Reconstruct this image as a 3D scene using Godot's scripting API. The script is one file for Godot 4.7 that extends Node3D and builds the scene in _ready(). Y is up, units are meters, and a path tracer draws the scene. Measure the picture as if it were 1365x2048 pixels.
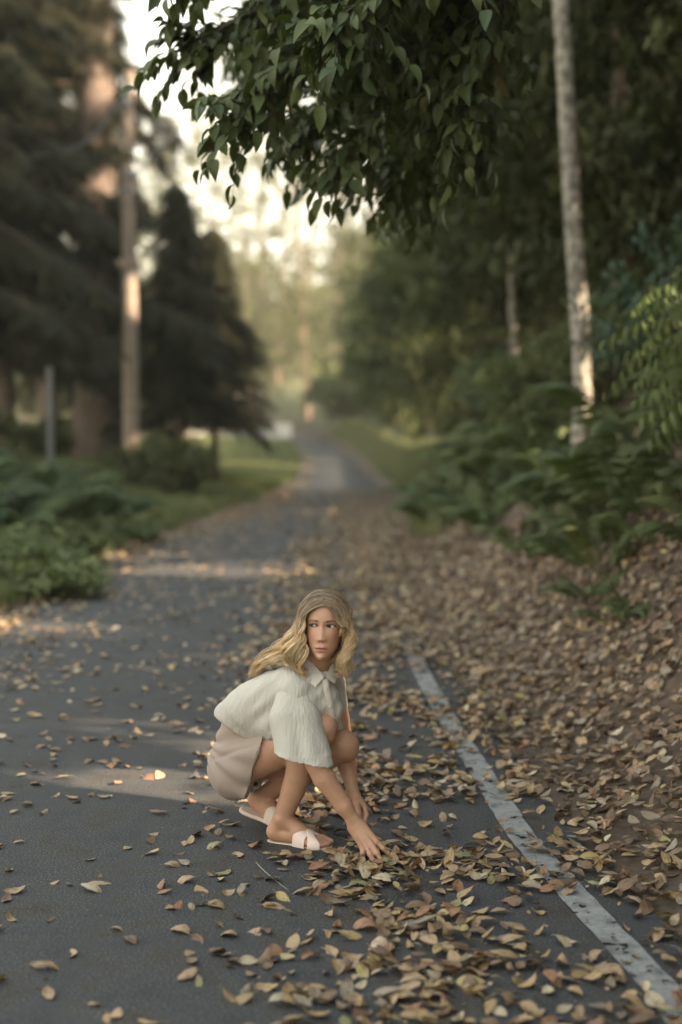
extends Node3D
# A forest road in autumn: a person crouches among fallen leaves; forest to the right, conifers and a pole to the left.

const SUN := Vector3(0.82, 0.44, 0.40)                     # towards the sun


func _ready() -> void:
	# camera: eye level, 50 mm on a full-frame body held upright, wide open
	var cam := Camera3D.new()
	cam.name = "camera"
	add_child(cam)
	cam.position = Vector3(0, 1.5, 0)
	cam.rotation_degrees.x = -3.7017
	var lens := CameraAttributesPhysical.new()
	lens.frustum_focal_length = 33.33                      # the engine's sensor is 24 mm high: this is the angle of 50 mm on 36 mm
	lens.frustum_focus_distance = 4.86
	lens.exposure_aperture = 0.80
	lens.frustum_near = 0.1
	lens.frustum_far = 900.0
	cam.attributes = lens
	cam.fov = 39.6
	cam.far = 900.0
	# sky and air
	var env := WorldEnvironment.new()
	env.name = "world"
	var e := Environment.new()
	e.background_mode = Environment.BG_SKY
	var sm := ProceduralSkyMaterial.new()
	sm.sky_top_color = Color(0.58, 0.625, 0.65)
	sm.sky_horizon_color = Color(0.95, 0.91, 0.81)
	sm.sky_curve = 0.20
	sm.ground_bottom_color = Color(0.10, 0.10, 0.06)
	sm.ground_horizon_color = Color(0.30, 0.29, 0.20)
	sm.sky_energy_multiplier = 1.0
	var sky := Sky.new()
	sky.sky_material = sm
	e.sky = sky
	e.tonemap_mode = Environment.TONE_MAPPER_LINEAR
	e.tonemap_exposure = 5.6
	e.fog_enabled = true
	e.fog_light_color = Color(0.98, 0.95, 0.86)
	e.fog_density = 0.0008
	e.sdfgi_enabled = true
	e.ssao_enabled = true
	e.ssil_enabled = true
	env.environment = e
	add_child(env)
	var sun := DirectionalLight3D.new()
	sun.name = "sun"
	add_child(sun)
	sun.light_color = Color(1.0, 0.91, 0.79)
	sun.light_energy = 1.6
	sun.light_angular_distance = 0.5
	sun.shadow_enabled = true
	sun.look_at_from_position(SUN * 50.0, Vector3.ZERO)
	rng.seed = 11
	wave.frequency = 0.02
	wave.seed = 3
	# setting, then things, from large to small
	make_person_materials()
	make_place_materials()
	make_land()
	make_sprays()
	make_far_side()
	make_left_side()
	make_right_side()
	make_overhanging_tree()
	make_person()
	make_fallen_leaves()
	make_small_things()

# ---------------------------------------------------------------- helpers
var rng := RandomNumberGenerator.new()
var used_names := {}
var mats := {}
var wave := FastNoiseLite.new()


func numbered(called: String) -> String:
	var n: int = used_names.get(called, 0)
	used_names[called] = n + 1
	return called if n == 0 else "%s_%03d" % [called, n]


func tag(o: Node3D, label: String, category := "", group := "", kind := "") -> Node3D:
	if label:
		o.set_meta("label", label)
	if category:
		o.set_meta("category", category)
	if group:
		o.set_meta("group", group)
	if kind:
		o.set_meta("kind", kind)
	return o


func thing(called: String, label: String, category: String, at := Vector3.ZERO, turn := 0.0, group := "") -> Node3D:
	var o := Node3D.new()
	o.name = numbered(called)
	add_child(o, true)
	o.position = at
	o.rotation.y = turn
	tag(o, label, category, group)
	return o


func part(called: String, m: Mesh, material: Material, parent: Node3D) -> MeshInstance3D:
	var o := MeshInstance3D.new()
	o.name = called if parent != self else numbered(called)
	o.mesh = m
	o.material_override = material
	parent.add_child(o, true)
	return o


func scatter(called: String, m: Mesh, material: Material, places: Array, tints: PackedColorArray, parent: Node3D) -> MultiMeshInstance3D:
	var mm := MultiMesh.new()
	mm.transform_format = MultiMesh.TRANSFORM_3D
	mm.use_colors = not tints.is_empty()
	mm.mesh = m
	mm.instance_count = places.size()
	for i in places.size():
		mm.set_instance_transform(i, places[i])
		if mm.use_colors:
			mm.set_instance_color(i, tints[i])
	var o := MultiMeshInstance3D.new()
	o.name = called if parent != self else numbered(called)
	o.multimesh = mm
	o.material_override = material
	parent.add_child(o, true)
	return o


func flat(c: Color, rough := 0.8) -> StandardMaterial3D:   # c is a linear, real-world base colour
	var m := StandardMaterial3D.new()
	m.albedo_color = c.linear_to_srgb()
	m.roughness = rough
	m.cull_mode = BaseMaterial3D.CULL_DISABLED
	return m


func tinted(rough := 0.8) -> StandardMaterial3D:           # takes its colour from the vertices or the copies
	var m := flat(Color.WHITE, rough)
	m.vertex_color_use_as_albedo = true
	return m


func noise_image(w: int, h: int, freq: float, octaves: int, rnd: int, stretch := Vector2.ONE) -> Image:   # seamless grey noise 0..1
	var f := FastNoiseLite.new()
	f.seed = rnd
	f.frequency = freq
	f.fractal_octaves = octaves
	f.noise_type = FastNoiseLite.TYPE_SIMPLEX_SMOOTH
	if stretch == Vector2.ONE:
		return f.get_seamless_image(w, h)
	var im := f.get_seamless_image(int(w / stretch.x), int(h / stretch.y))
	im.resize(w, h, Image.INTERPOLATE_CUBIC)
	return im


func ramp(im: Image, stops: Array) -> ImageTexture:        # grey image to colours; stops: [at, colour linear]
	var g := Gradient.new()
	var offs := PackedFloat32Array()
	var cols := PackedColorArray()
	for s in stops:
		offs.append(s[0])
		cols.append((s[1] as Color).linear_to_srgb())
	g.offsets = offs
	g.colors = cols
	var lut: Array[Color] = []
	for i in 256:
		lut.append(g.sample(i / 255.0))
	var src := im.duplicate() as Image
	src.convert(Image.FORMAT_L8)
	var data := src.get_data()
	var outd := PackedByteArray()
	outd.resize(data.size() * 3)
	for i in data.size():
		var c := lut[data[i]]
		outd[i * 3] = c.r8
		outd[i * 3 + 1] = c.g8
		outd[i * 3 + 2] = c.b8
	return ImageTexture.create_from_image(Image.create_from_data(src.get_width(), src.get_height(), false, Image.FORMAT_RGB8, outd))


func tex(im: Image) -> ImageTexture:
	return ImageTexture.create_from_image(im)


# a growing mesh: vertices with normals, colours and uv, committed as one ArrayMesh
class Soup:
	var v := PackedVector3Array()
	var n := PackedVector3Array()
	var c := PackedColorArray()
	var uv := PackedVector2Array()
	var ix := PackedInt32Array()

	func vert(p: Vector3, nn: Vector3, col := Color.WHITE, t := Vector2.ZERO) -> int:
		v.append(p)
		n.append(nn)
		c.append(col)
		uv.append(t)
		return v.size() - 1

	func tri(a: int, b: int, d: int) -> void:               # wound so that the front follows the vertex normals (clockwise)
		var g := (v[b] - v[a]).cross(v[d] - v[a])
		if g.dot(n[a] + n[b] + n[d]) > 0.0:
			ix.append(a); ix.append(d); ix.append(b)
		else:
			ix.append(a); ix.append(b); ix.append(d)

	func quad(a: int, b: int, d: int, e: int) -> void:
		tri(a, b, d)
		tri(a, d, e)

	# rows of points -> a smooth sheet; wrap joins the last column to the first; side -1 flips the normals
	func grid(rows: Array, cols: Array = [], wrap := false, side := 1.0, uvs: Array = []) -> void:
		var h := rows.size()
		var w: int = rows[0].size()
		var first := v.size()
		for i in h:
			for j in w:
				var l: int = j - 1
				var r: int = j + 1
				if wrap:
					l = (l + w) % w
					r = r % w
				else:
					l = maxi(l, 0)
					r = mini(r, w - 1)
				var du: Vector3 = rows[i][r] - rows[i][l]
				var dv: Vector3 = rows[mini(i + 1, h - 1)][j] - rows[maxi(i - 1, 0)][j]
				var nn := du.cross(dv) * side
				vert(rows[i][j], nn.normalized() if nn.length_squared() > 1e-20 else Vector3.UP, cols[i][j] if cols else Color.WHITE, uvs[i][j] if uvs else Vector2(float(j) / maxi(w - 1, 1), float(i) / maxi(h - 1, 1)))
		for i in h - 1:
			for j in (w if wrap else w - 1):
				var j2 := (j + 1) % w
				quad(first + i * w + j, first + i * w + j2, first + (i + 1) * w + j2, first + (i + 1) * w + j)

	# a tube along points with a radius at each; flatten squashes it along `wide`-less direction
	func tube(pts: PackedVector3Array, radii: PackedFloat32Array, sides := 6, cols: PackedColorArray = PackedColorArray(), cap := true, squash := 1.0, ref := Vector3.UP) -> void:
		var m := pts.size()
		var first := v.size()
		var along := 0.0
		for i in m:
			var t := (pts[mini(i + 1, m - 1)] - pts[maxi(i - 1, 0)]).normalized()
			var s := t.cross(ref)
			if s.length_squared() < 1e-4:
				s = t.cross(Vector3.RIGHT)
			s = s.normalized()
			var u := s.cross(t).normalized()
			if i:
				along += pts[i].distance_to(pts[i - 1])
			for j in sides:
				var a := TAU * j / sides
				var d := s * cos(a) + u * sin(a) * squash
				var nn := (s * cos(a) * squash + u * sin(a)).normalized()
				vert(pts[i] + d * radii[i], nn, cols[i] if cols else Color.WHITE, Vector2(float(j) / sides, along))
		for i in m - 1:
			for j in sides:
				var k := (j + 1) % sides
				quad(first + i * sides + j, first + i * sides + k, first + (i + 1) * sides + k, first + (i + 1) * sides + j)
		if cap:
			for e in [0, m - 1]:
				var t: Vector3 = (pts[1] - pts[0]).normalized() if e == 0 else (pts[m - 1] - pts[m - 2]).normalized()
				if e == 0:
					t = -t
				var mid := vert(pts[e], t, cols[e] if cols else Color.WHITE)
				var ring: Array[int] = []
				for j in sides:
					ring.append(vert(v[first + e * sides + j], t, cols[e] if cols else Color.WHITE))
				for j in sides:
					tri(mid, ring[j], ring[(j + 1) % sides])

	# a box with its edges chamfered; b holds its axes and size
	func box(x: Transform3D, size: Vector3, col := Color.WHITE, chamfer := 0.0) -> void:
		var h := size * 0.5
		var ch := minf(chamfer, minf(h.x, minf(h.y, h.z)) * 0.9)
		for axis in 3:
			for s in [-1.0, 1.0]:
				var nn := Vector3.ZERO
				nn[axis] = s
				var b := (axis + 1) % 3
				var d := (axis + 2) % 3
				var q: Array[int] = []
				for k in [[-1.0, -1.0], [1.0, -1.0], [1.0, 1.0], [-1.0, 1.0]]:
					var p := Vector3.ZERO
					p[axis] = s * h[axis]
					p[b] = k[0] * (h[b] - ch)
					p[d] = k[1] * (h[d] - ch)
					q.append(vert(x * p, (x.basis * nn).normalized(), col, Vector2(p[b], p[d])))
				quad(q[0], q[1], q[2], q[3])
		if ch > 0.0:
			for axis in 3:
				var b := (axis + 1) % 3
				var d := (axis + 2) % 3
				for k in [[-1.0, -1.0], [1.0, -1.0], [1.0, 1.0], [-1.0, 1.0]]:
					var nn := Vector3.ZERO
					nn[b] = k[0]
					nn[d] = k[1]
					var q: Array[int] = []
					for e in [[-1.0, 0], [1.0, 0], [1.0, 1], [-1.0, 1]]:
						var p := Vector3.ZERO
						p[axis] = e[0] * (h[axis] - ch)
						p[b] = k[0] * (h[b] - (ch if e[1] else 0.0))
						p[d] = k[1] * (h[d] - (0.0 if e[1] else ch))
						q.append(vert(x * p, (x.basis * nn).normalized(), col))
					quad(q[0], q[1], q[2], q[3])

	func add(o: Soup, x: Transform3D, tint := Color.WHITE) -> void:
		var first := v.size()
		var nb := x.basis.orthonormalized()
		for i in o.v.size():
			vert(x * o.v[i], nb * o.n[i], o.c[i] * tint, o.uv[i])
		for i in o.ix:
			ix.append(first + i)

	func mesh(base := Vector3.ZERO) -> ArrayMesh:
		var a := []
		a.resize(Mesh.ARRAY_MAX)
		if base != Vector3.ZERO:
			for i in v.size():
				v[i] -= base
		a[Mesh.ARRAY_VERTEX] = v
		a[Mesh.ARRAY_NORMAL] = n
		a[Mesh.ARRAY_COLOR] = c
		a[Mesh.ARRAY_TEX_UV] = uv
		a[Mesh.ARRAY_INDEX] = ix
		var m := ArrayMesh.new()
		m.add_surface_from_arrays(Mesh.PRIMITIVE_TRIANGLES, a)
		return m


# a field of tapered capsules joined by a smooth minimum, meshed as surface nets
class Field:
	var lo: Vector3
	var h: float
	var k: float
	var nx: int
	var ny: int
	var nz: int
	var s := PackedFloat32Array()

	func _init(from: Vector3, to: Vector3, cell: float, sharp: float) -> void:
		lo = from
		h = cell
		k = sharp
		nx = int((to.x - from.x) / cell) + 2
		ny = int((to.y - from.y) / cell) + 2
		nz = int((to.z - from.z) / cell) + 2
		s.resize(nx * ny * nz)

	func cone(a: Vector3, b: Vector3, ra: float, rb: float) -> void:
		var m := maxf(ra, rb) + 5.0 / k
		var p0 := a.min(b) - Vector3.ONE * m
		var p1 := a.max(b) + Vector3.ONE * m
		var i0 := maxi(0, int((p0.x - lo.x) / h))
		var i1 := mini(nx - 1, int((p1.x - lo.x) / h) + 1)
		var j0 := maxi(0, int((p0.y - lo.y) / h))
		var j1 := mini(ny - 1, int((p1.y - lo.y) / h) + 1)
		var l0 := maxi(0, int((p0.z - lo.z) / h))
		var l1 := mini(nz - 1, int((p1.z - lo.z) / h) + 1)
		var ab := b - a
		var inv := 1.0 / maxf(ab.length_squared(), 1e-12)
		var dr := rb - ra
		var far := 5.0 / k
		for l in range(l0, l1 + 1):
			for j in range(j0, j1 + 1):
				var at := (l * ny + j) * nx
				var p := Vector3(lo.x + i0 * h, lo.y + j * h, lo.z + l * h) - a
				for i in range(i0, i1 + 1):
					var t := clampf(p.dot(ab) * inv, 0.0, 1.0)
					var d := (p - ab * t).length() - ra - dr * t
					if d < far:
						s[at + i] += exp(-k * maxf(d, -far * 3.0))
					p.x += h

	func chain(pts: Array, radii: Array) -> void:
		for i in pts.size() - 1:
			cone(pts[i], pts[i + 1], radii[i], radii[i + 1])

	# turn the sums into distances
	func done() -> void:
		var far := 5.0 / k
		for i in s.size():
			s[i] = -log(s[i]) / k if s[i] > 0.0 else far

	# keep only the side of a plane that its normal points away from
	func cut(at: Vector3, normal: Vector3, within := 1e9, centre := Vector3.ZERO) -> void:
		var nn := normal.normalized()
		var i := 0
		for l in nz:
			for j in ny:
				for q in nx:
					if s[i] < 2.0 * h:
						var p := lo + Vector3(q, j, l) * h
						if within > 1e8 or p.distance_to(centre) < within:
							s[i] = maxf(s[i], (p - at).dot(nn))
					i += 1

	# take a tapered capsule away
	func carve(a: Vector3, b: Vector3, ra: float, rb: float) -> void:
		var ab := b - a
		var inv := 1.0 / ab.length_squared()
		var i := 0
		for l in nz:
			for j in ny:
				for q in nx:
					if s[i] < 2.0 * h:
						var p := lo + Vector3(q, j, l) * h - a
						var t := p.dot(ab) * inv
						var tc := clampf(t, 0.0, 1.0)
						var d := (p - ab * tc).length() - ra - (rb - ra) * tc
						s[i] = maxf(s[i], -d)
					i += 1

	func into(o: Soup, paint: Callable, push: Variant = null) -> void:
		var where := {}
		var dirs := [1, nx, nx * ny]
		var first := o.v.size()
		for l in nz - 1:
			for j in ny - 1:
				var at := (l * ny + j) * nx
				for i in nx - 1:
					var b := at + i
					var inside := 0
					var sum := Vector3.ZERO
					var cnt := 0
					var d0 := s[b]
					if absf(d0) > 3.0 * h:
						continue
					var d := [d0, s[b + 1], s[b + nx], s[b + nx + 1], s[b + dirs[2]], s[b + dirs[2] + 1], s[b + dirs[2] + nx], s[b + dirs[2] + nx + 1]]
					for q in 8:
						if d[q] < 0.0:
							inside += 1
					if inside == 0 or inside == 8:
						continue
					for e in EDGES:
						var da: float = d[e[0]]
						var db: float = d[e[1]]
						if (da < 0.0) != (db < 0.0):
							var t := da / (da - db)
							sum += Vector3(lerpf(e[0] & 1, e[1] & 1, t), lerpf((e[0] >> 1) & 1, (e[1] >> 1) & 1, t), lerpf(e[0] >> 2, e[1] >> 2, t))
							cnt += 1
					var g := Vector3(d[1] - d[0] + d[3] - d[2] + d[5] - d[4] + d[7] - d[6], d[2] - d[0] + d[3] - d[1] + d[6] - d[4] + d[7] - d[5], d[4] - d[0] + d[5] - d[1] + d[6] - d[2] + d[7] - d[3]).normalized()
					var p := lo + (Vector3(i, j, l) + sum / cnt) * h
					where[b] = o.vert(p, g)
		for b in where:
			for axis in 3:
				var e: int = dirs[axis]
				if (s[b] < 0.0) == (s[b + e] < 0.0):
					continue
				var u: int = dirs[(axis + 1) % 3]
				var w: int = dirs[(axis + 2) % 3]
				if where.has(b - u) and where.has(b - w) and where.has(b - u - w):
					o.quad(where[b], where[b - u], where[b - u - w], where[b - w])
		# smooth the normals from the faces, then colour and shape each vertex
		if push != null:
			for i in range(first, o.v.size()):
				o.v[i] = push.call(o.v[i], o.n[i])
		for i in range(first, o.v.size()):
			o.n[i] = Vector3.ZERO
		var start := first
		for q in range(0, o.ix.size(), 3):
			var a := o.ix[q]
			if a < start:
				continue
			var fn := (o.v[o.ix[q + 2]] - o.v[a]).cross(o.v[o.ix[q + 1]] - o.v[a])
			o.n[a] += fn
			o.n[o.ix[q + 1]] += fn
			o.n[o.ix[q + 2]] += fn
		for i in range(first, o.v.size()):
			o.n[i] = o.n[i].normalized()
			var got = paint.call(o.v[i], o.n[i])
			if got is Array:
				o.c[i] = got[0]
				o.uv[i] = got[1]
			else:
				o.c[i] = got

	const EDGES := [[0, 1], [2, 3], [4, 5], [6, 7], [0, 2], [1, 3], [4, 6], [5, 7], [0, 4], [1, 5], [2, 6], [3, 7]]


func smoothed(table: Array, x: float) -> float:            # table of [x, value], eased between
	if x <= table[0][0]:
		return table[0][1]
	for i in table.size() - 1:
		if x <= table[i + 1][0]:
			var t: float = (x - table[i][0]) / (table[i + 1][0] - table[i][0])
			var p0: float = table[maxi(i - 1, 0)][1]
			var p3: float = table[mini(i + 2, table.size() - 1)][1]
			return cubic_interpolate(table[i][1], table[i + 1][1], p0, p3, t)
	return table[-1][1]


func bell(x: float, s: float) -> float:
	return exp(-x * x / (2.0 * s * s))


func curve_points(ctrl: Array, steps: int) -> PackedVector3Array:   # Catmull-Rom through the control points
	var out := PackedVector3Array()
	var m := ctrl.size() - 1
	for i in steps + 1:
		var f := float(i) / steps * m
		var q := mini(int(f), m - 1)
		var a: Vector3 = ctrl[q]
		out.append(a.cubic_interpolate(ctrl[q + 1], ctrl[maxi(q - 1, 0)], ctrl[mini(q + 2, m)], f - q))
	return out

# ---------------------------------------------------------------- materials
func make_person_materials() -> void:
	mats.skin = tinted(0.5)
	mats.skin.metallic_specular = 0.42
	mats.skin.subsurf_scatter_enabled = true
	mats.skin.subsurf_scatter_strength = 0.12
	mats.eye = tinted(0.15)
	mats.lash = flat(Color(0.02, 0.012, 0.01), 0.7)
	mats.hair = tinted(0.36)
	mats.silver = flat(Color(0.7, 0.68, 0.65), 0.25)
	mats.silver.metallic = 1.0
	mats.button = flat(Color(0.42, 0.36, 0.30), 0.35)
	# crinkled gauze: fine ridges that wander, running along v
	var im := Image.create(512, 512, false, Image.FORMAT_L8)
	var fx := FastNoiseLite.new()
	fx.seed = 5
	fx.frequency = 0.012
	for y in 512:
		for x in 512:
			var u := TAU * x / 512.0
			var w := TAU * y / 512.0
			var bend := fx.get_noise_3d(cos(u) * 60.0 + 200.0, sin(u) * 60.0 + cos(w) * 34.0, sin(w) * 34.0)
			var r := 0.5 + 0.5 * sin(u * 34.0 + bend * 13.0)
			r = r * 0.75 + 0.25 * (0.5 + 0.5 * sin(u * 71.0 + w * 3.0 + bend * 20.0))
			im.set_pixel(x, y, Color(r, r, r))
	var crinkle := tex(im)
	mats.shirt = cloth(Color(0.44, 0.405, 0.345), crinkle, Vector3.ONE * 2.2, 0.14)
	mats.sleeve = cloth(Color(0.435, 0.40, 0.34), crinkle, Vector3.ONE * 2.2, 0.14)
	mats.trim = flat(Color(0.44, 0.395, 0.335), 0.9)
	mats.shorts = tinted(0.85)
	mats.shorts.albedo_color = Color(0.285, 0.215, 0.172).linear_to_srgb()
	mats.shorts.heightmap_enabled = true
	mats.shorts.heightmap_texture = tex(noise_image(256, 256, 0.25, 2, 9))
	mats.shorts.heightmap_scale = 0.035
	mats.shorts.uv1_triplanar = true
	mats.shorts.uv1_scale = Vector3(9, 9, 9)
	mats.shorts.rim_enabled = true
	mats.shorts.rim = 0.3
	mats.sole = flat(Color(0.60, 0.46, 0.37), 0.6)
	mats.insole = flat(Color(0.58, 0.45, 0.36), 0.7)
	mats.strap = flat(Color(0.64, 0.49, 0.41), 0.5)


func cloth(c: Color, height: Texture2D, scale: Vector3, deep: float) -> StandardMaterial3D:
	var m := flat(c, 0.9)
	m.heightmap_enabled = true
	m.heightmap_texture = height
	m.heightmap_scale = deep
	m.uv1_scale = scale
	m.uv1_triplanar = true
	m.rim_enabled = true
	m.rim = 0.25
	m.backlight_enabled = true
	m.backlight = Color(0.3, 0.28, 0.25)
	return m

# ---------------------------------------------------------------- land and road; d is the distance ahead of the camera, -z
const ROAD_C := [[-40.0, 2.0], [0.0, -0.25], [3.6, -0.46], [5.0, -0.66], [8.3, -0.83], [14.0, -0.88], [20.0, -0.55], [33.0, 0.0], [60.0, -0.05], [80.0, -0.5], [100.0, -1.9], [115.0, -3.9], [130.0, -7.5], [150.0, -15.0], [190.0, -40.0]]
const ROAD_Y := [[-40.0, 0.0], [12.0, 0.0], [20.0, -0.06], [33.0, -0.35], [60.0, -0.80], [80.0, -0.55], [100.0, -0.05], [130.0, 0.9], [190.0, 2.5]]
const HALF := 1.5
const WIDE := [[12.0, 1.5], [20.0, 1.38], [33.0, 1.15], [60.0, 1.05], [110.0, 1.0]]   # half its width
const RISE_RIGHT := [[0.0, 0.0], [0.25, 0.035], [0.7, 0.26], [1.2, 0.76], [1.8, 1.34], [2.6, 1.90], [4.0, 2.40], [6.0, 2.8], [12.0, 4.6], [40.0, 12.0], [260.0, 24.0]]
const RISE_LEFT := [[0.0, 0.0], [0.8, 0.10], [2.0, 0.33], [4.0, 0.75], [8.0, 0.95], [30.0, 1.1], [260.0, 8.0]]


func land(x: float, z: float) -> float:
	var d := -z
	var c := smoothed(ROAD_C, d)
	var u := x - c
	var half := smoothed(WIDE, d)
	var h := smoothed(ROAD_Y, d)
	if u > half:
		h += smoothed(RISE_RIGHT, u - half)
	elif u < -half:
		h += smoothed(RISE_LEFT, -u - half) * (1.0 - 0.75 * smoothstep(36.0, 60.0, d))
	else:
		h -= 0.03
	var side := absf(u) - half
	if side > 0.0:
		h += wave.get_noise_2d(x * 22.0, z * 22.0) * 0.06 * smoothstep(0.1, 1.5, side)
	# the hill that closes the valley
	h += maxf(0.0, d - 118.0) * 0.085 * smoothstep(118.0, 150.0, d)
	return h


func ground_at(x: float, z: float) -> float:               # the road where there is road
	var c := smoothed(ROAD_C, -z)
	if absf(x - c) < smoothed(WIDE, -z):
		return smoothed(ROAD_Y, -z) + 0.006
	return land(x, z)


func make_place_materials() -> void:
	# asphalt: stones of mixed grey in dark binder, brown dust, old stains
	var fine := noise_image(1024, 1024, 0.16, 2, 21)
	fine.convert(Image.FORMAT_L8)
	var asphalt := flat(Color.WHITE, 0.86)
	asphalt.metallic_specular = 0.35
	asphalt.albedo_texture = ramp(fine, [[0.0, Color(0.023, 0.023, 0.023)], [0.38, Color(0.041, 0.041, 0.041)], [0.62, Color(0.056, 0.055, 0.054)], [0.74, Color(0.082, 0.079, 0.075)], [0.83, Color(0.135, 0.13, 0.122)], [1.0, Color(0.24, 0.23, 0.215)]])
	asphalt.uv1_triplanar = true
	asphalt.uv1_world_triplanar = true
	asphalt.uv1_scale = Vector3.ONE * 0.62
	asphalt.heightmap_enabled = true
	asphalt.heightmap_texture = tex(fine)
	asphalt.heightmap_scale = 0.12
	asphalt.detail_enabled = true
	asphalt.detail_blend_mode = BaseMaterial3D.BLEND_MODE_MUL
	asphalt.detail_albedo = ramp(noise_image(512, 512, 0.012, 5, 22), [[0.0, Color(0.72, 0.72, 0.73)], [0.45, Color(0.93, 0.93, 0.93)], [0.62, Color(0.98, 0.95, 0.91)], [0.8, Color(0.95, 0.85, 0.74)], [1.0, Color(0.80, 0.66, 0.52)]])
	asphalt.uv2_triplanar = true
	asphalt.uv2_world_triplanar = true
	asphalt.uv2_scale = Vector3.ONE * 0.23
	mats.asphalt = asphalt
	# worn road paint with gaps where the stones show
	var worn := noise_image(512, 512, 0.05, 4, 31)
	worn.convert(Image.FORMAT_L8)
	var chips := noise_image(512, 512, 0.012, 5, 32)
	chips.convert(Image.FORMAT_L8)
	var px := Image.create(512, 512, false, Image.FORMAT_RGBA8)
	for y in 512:
		for x in 512:
			var a := worn.get_pixel(x, y).r
			var b := chips.get_pixel(x, y).r
			var t := 0.165 + 0.10 * a - 0.07 * smoothstep(0.5, 0.72, b)
			var hole := a * 0.55 + b * 0.6
			px.set_pixel(x, y, Color(Color(t, t * 0.985, t * 0.93).linear_to_srgb(), 0.0 if hole > 0.76 or absf(b - 0.42) < 0.006 else 1.0))
	mats.paint = flat(Color.WHITE, 0.75)
	mats.paint.albedo_texture = tex(px)
	mats.paint.uv1_scale = Vector3(1, 1, 1)
	mats.paint.transparency = BaseMaterial3D.TRANSPARENCY_ALPHA_SCISSOR
	mats.paint.alpha_scissor_threshold = 0.5
	var soil := tinted(0.95)
	soil.albedo_texture = ramp(noise_image(512, 512, 0.05, 5, 23), [[0.0, Color(0.35, 0.33, 0.30)], [0.5, Color(0.8, 0.78, 0.74)], [1.0, Color(1.3, 1.25, 1.1)]])
	soil.uv1_triplanar = true
	soil.uv1_world_triplanar = true
	soil.uv1_scale = Vector3.ONE * 0.9
	mats.soil = soil
	mats.leafy = tinted(0.62)
	mats.leafy.metallic_specular = 0.3
	mats.leafy.backlight_enabled = true
	mats.leafy.backlight = Color(0.62, 0.70, 0.30)
	mats.gloss_leaf = tinted(0.5)
	mats.gloss_leaf.metallic_specular = 0.35
	mats.gloss_leaf.backlight_enabled = true
	mats.gloss_leaf.backlight = Color(0.5, 0.6, 0.22)
	mats.needle = tinted(0.7)
	mats.needle.metallic_specular = 0.25
	mats.needle.backlight_enabled = true
	mats.needle.backlight = Color(0.22, 0.25, 0.12)
	mats.dry = tinted(0.62)
	mats.dry.backlight_enabled = true
	mats.dry.backlight = Color(0.30, 0.22, 0.13)
	mats.bark = bark(Color(0.075, 0.050, 0.037), Color(0.20, 0.14, 0.105), Vector3(5.0, 0.9, 5.0), 41)
	mats.red_bark = bark(Color(0.060, 0.042, 0.032), Color(0.165, 0.118, 0.090), Vector3(3.0, 0.35, 3.0), 42)
	mats.pale_bark = bark(Color(0.035, 0.028, 0.020), Color(0.30, 0.265, 0.215), Vector3(1.3, 0.9, 1.3), 43)
	mats.pole_wood = bark(Color(0.13, 0.095, 0.07), Color(0.30, 0.23, 0.17), Vector3(7.0, 0.5, 7.0), 44)
	mats.twig = flat(Color(0.085, 0.065, 0.045), 0.85)
	mats.grey_metal = flat(Color(0.14, 0.14, 0.14), 0.6)
	mats.cable = flat(Color(0.12, 0.12, 0.12), 0.6)


func bark(dark: Color, pale: Color, scale: Vector3, rnd: int) -> StandardMaterial3D:
	var m := flat(Color.WHITE, 0.9)
	var im := noise_image(256, 256, 0.03, 5, rnd)
	m.albedo_texture = ramp(im, [[0.0, dark], [0.35, dark.lerp(pale, 0.35)], [0.65, pale], [1.0, pale * 1.25]])
	m.uv1_triplanar = true
	m.uv1_scale = scale
	m.heightmap_enabled = true
	m.heightmap_texture = tex(im)
	m.heightmap_scale = 1.2
	return m


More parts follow.
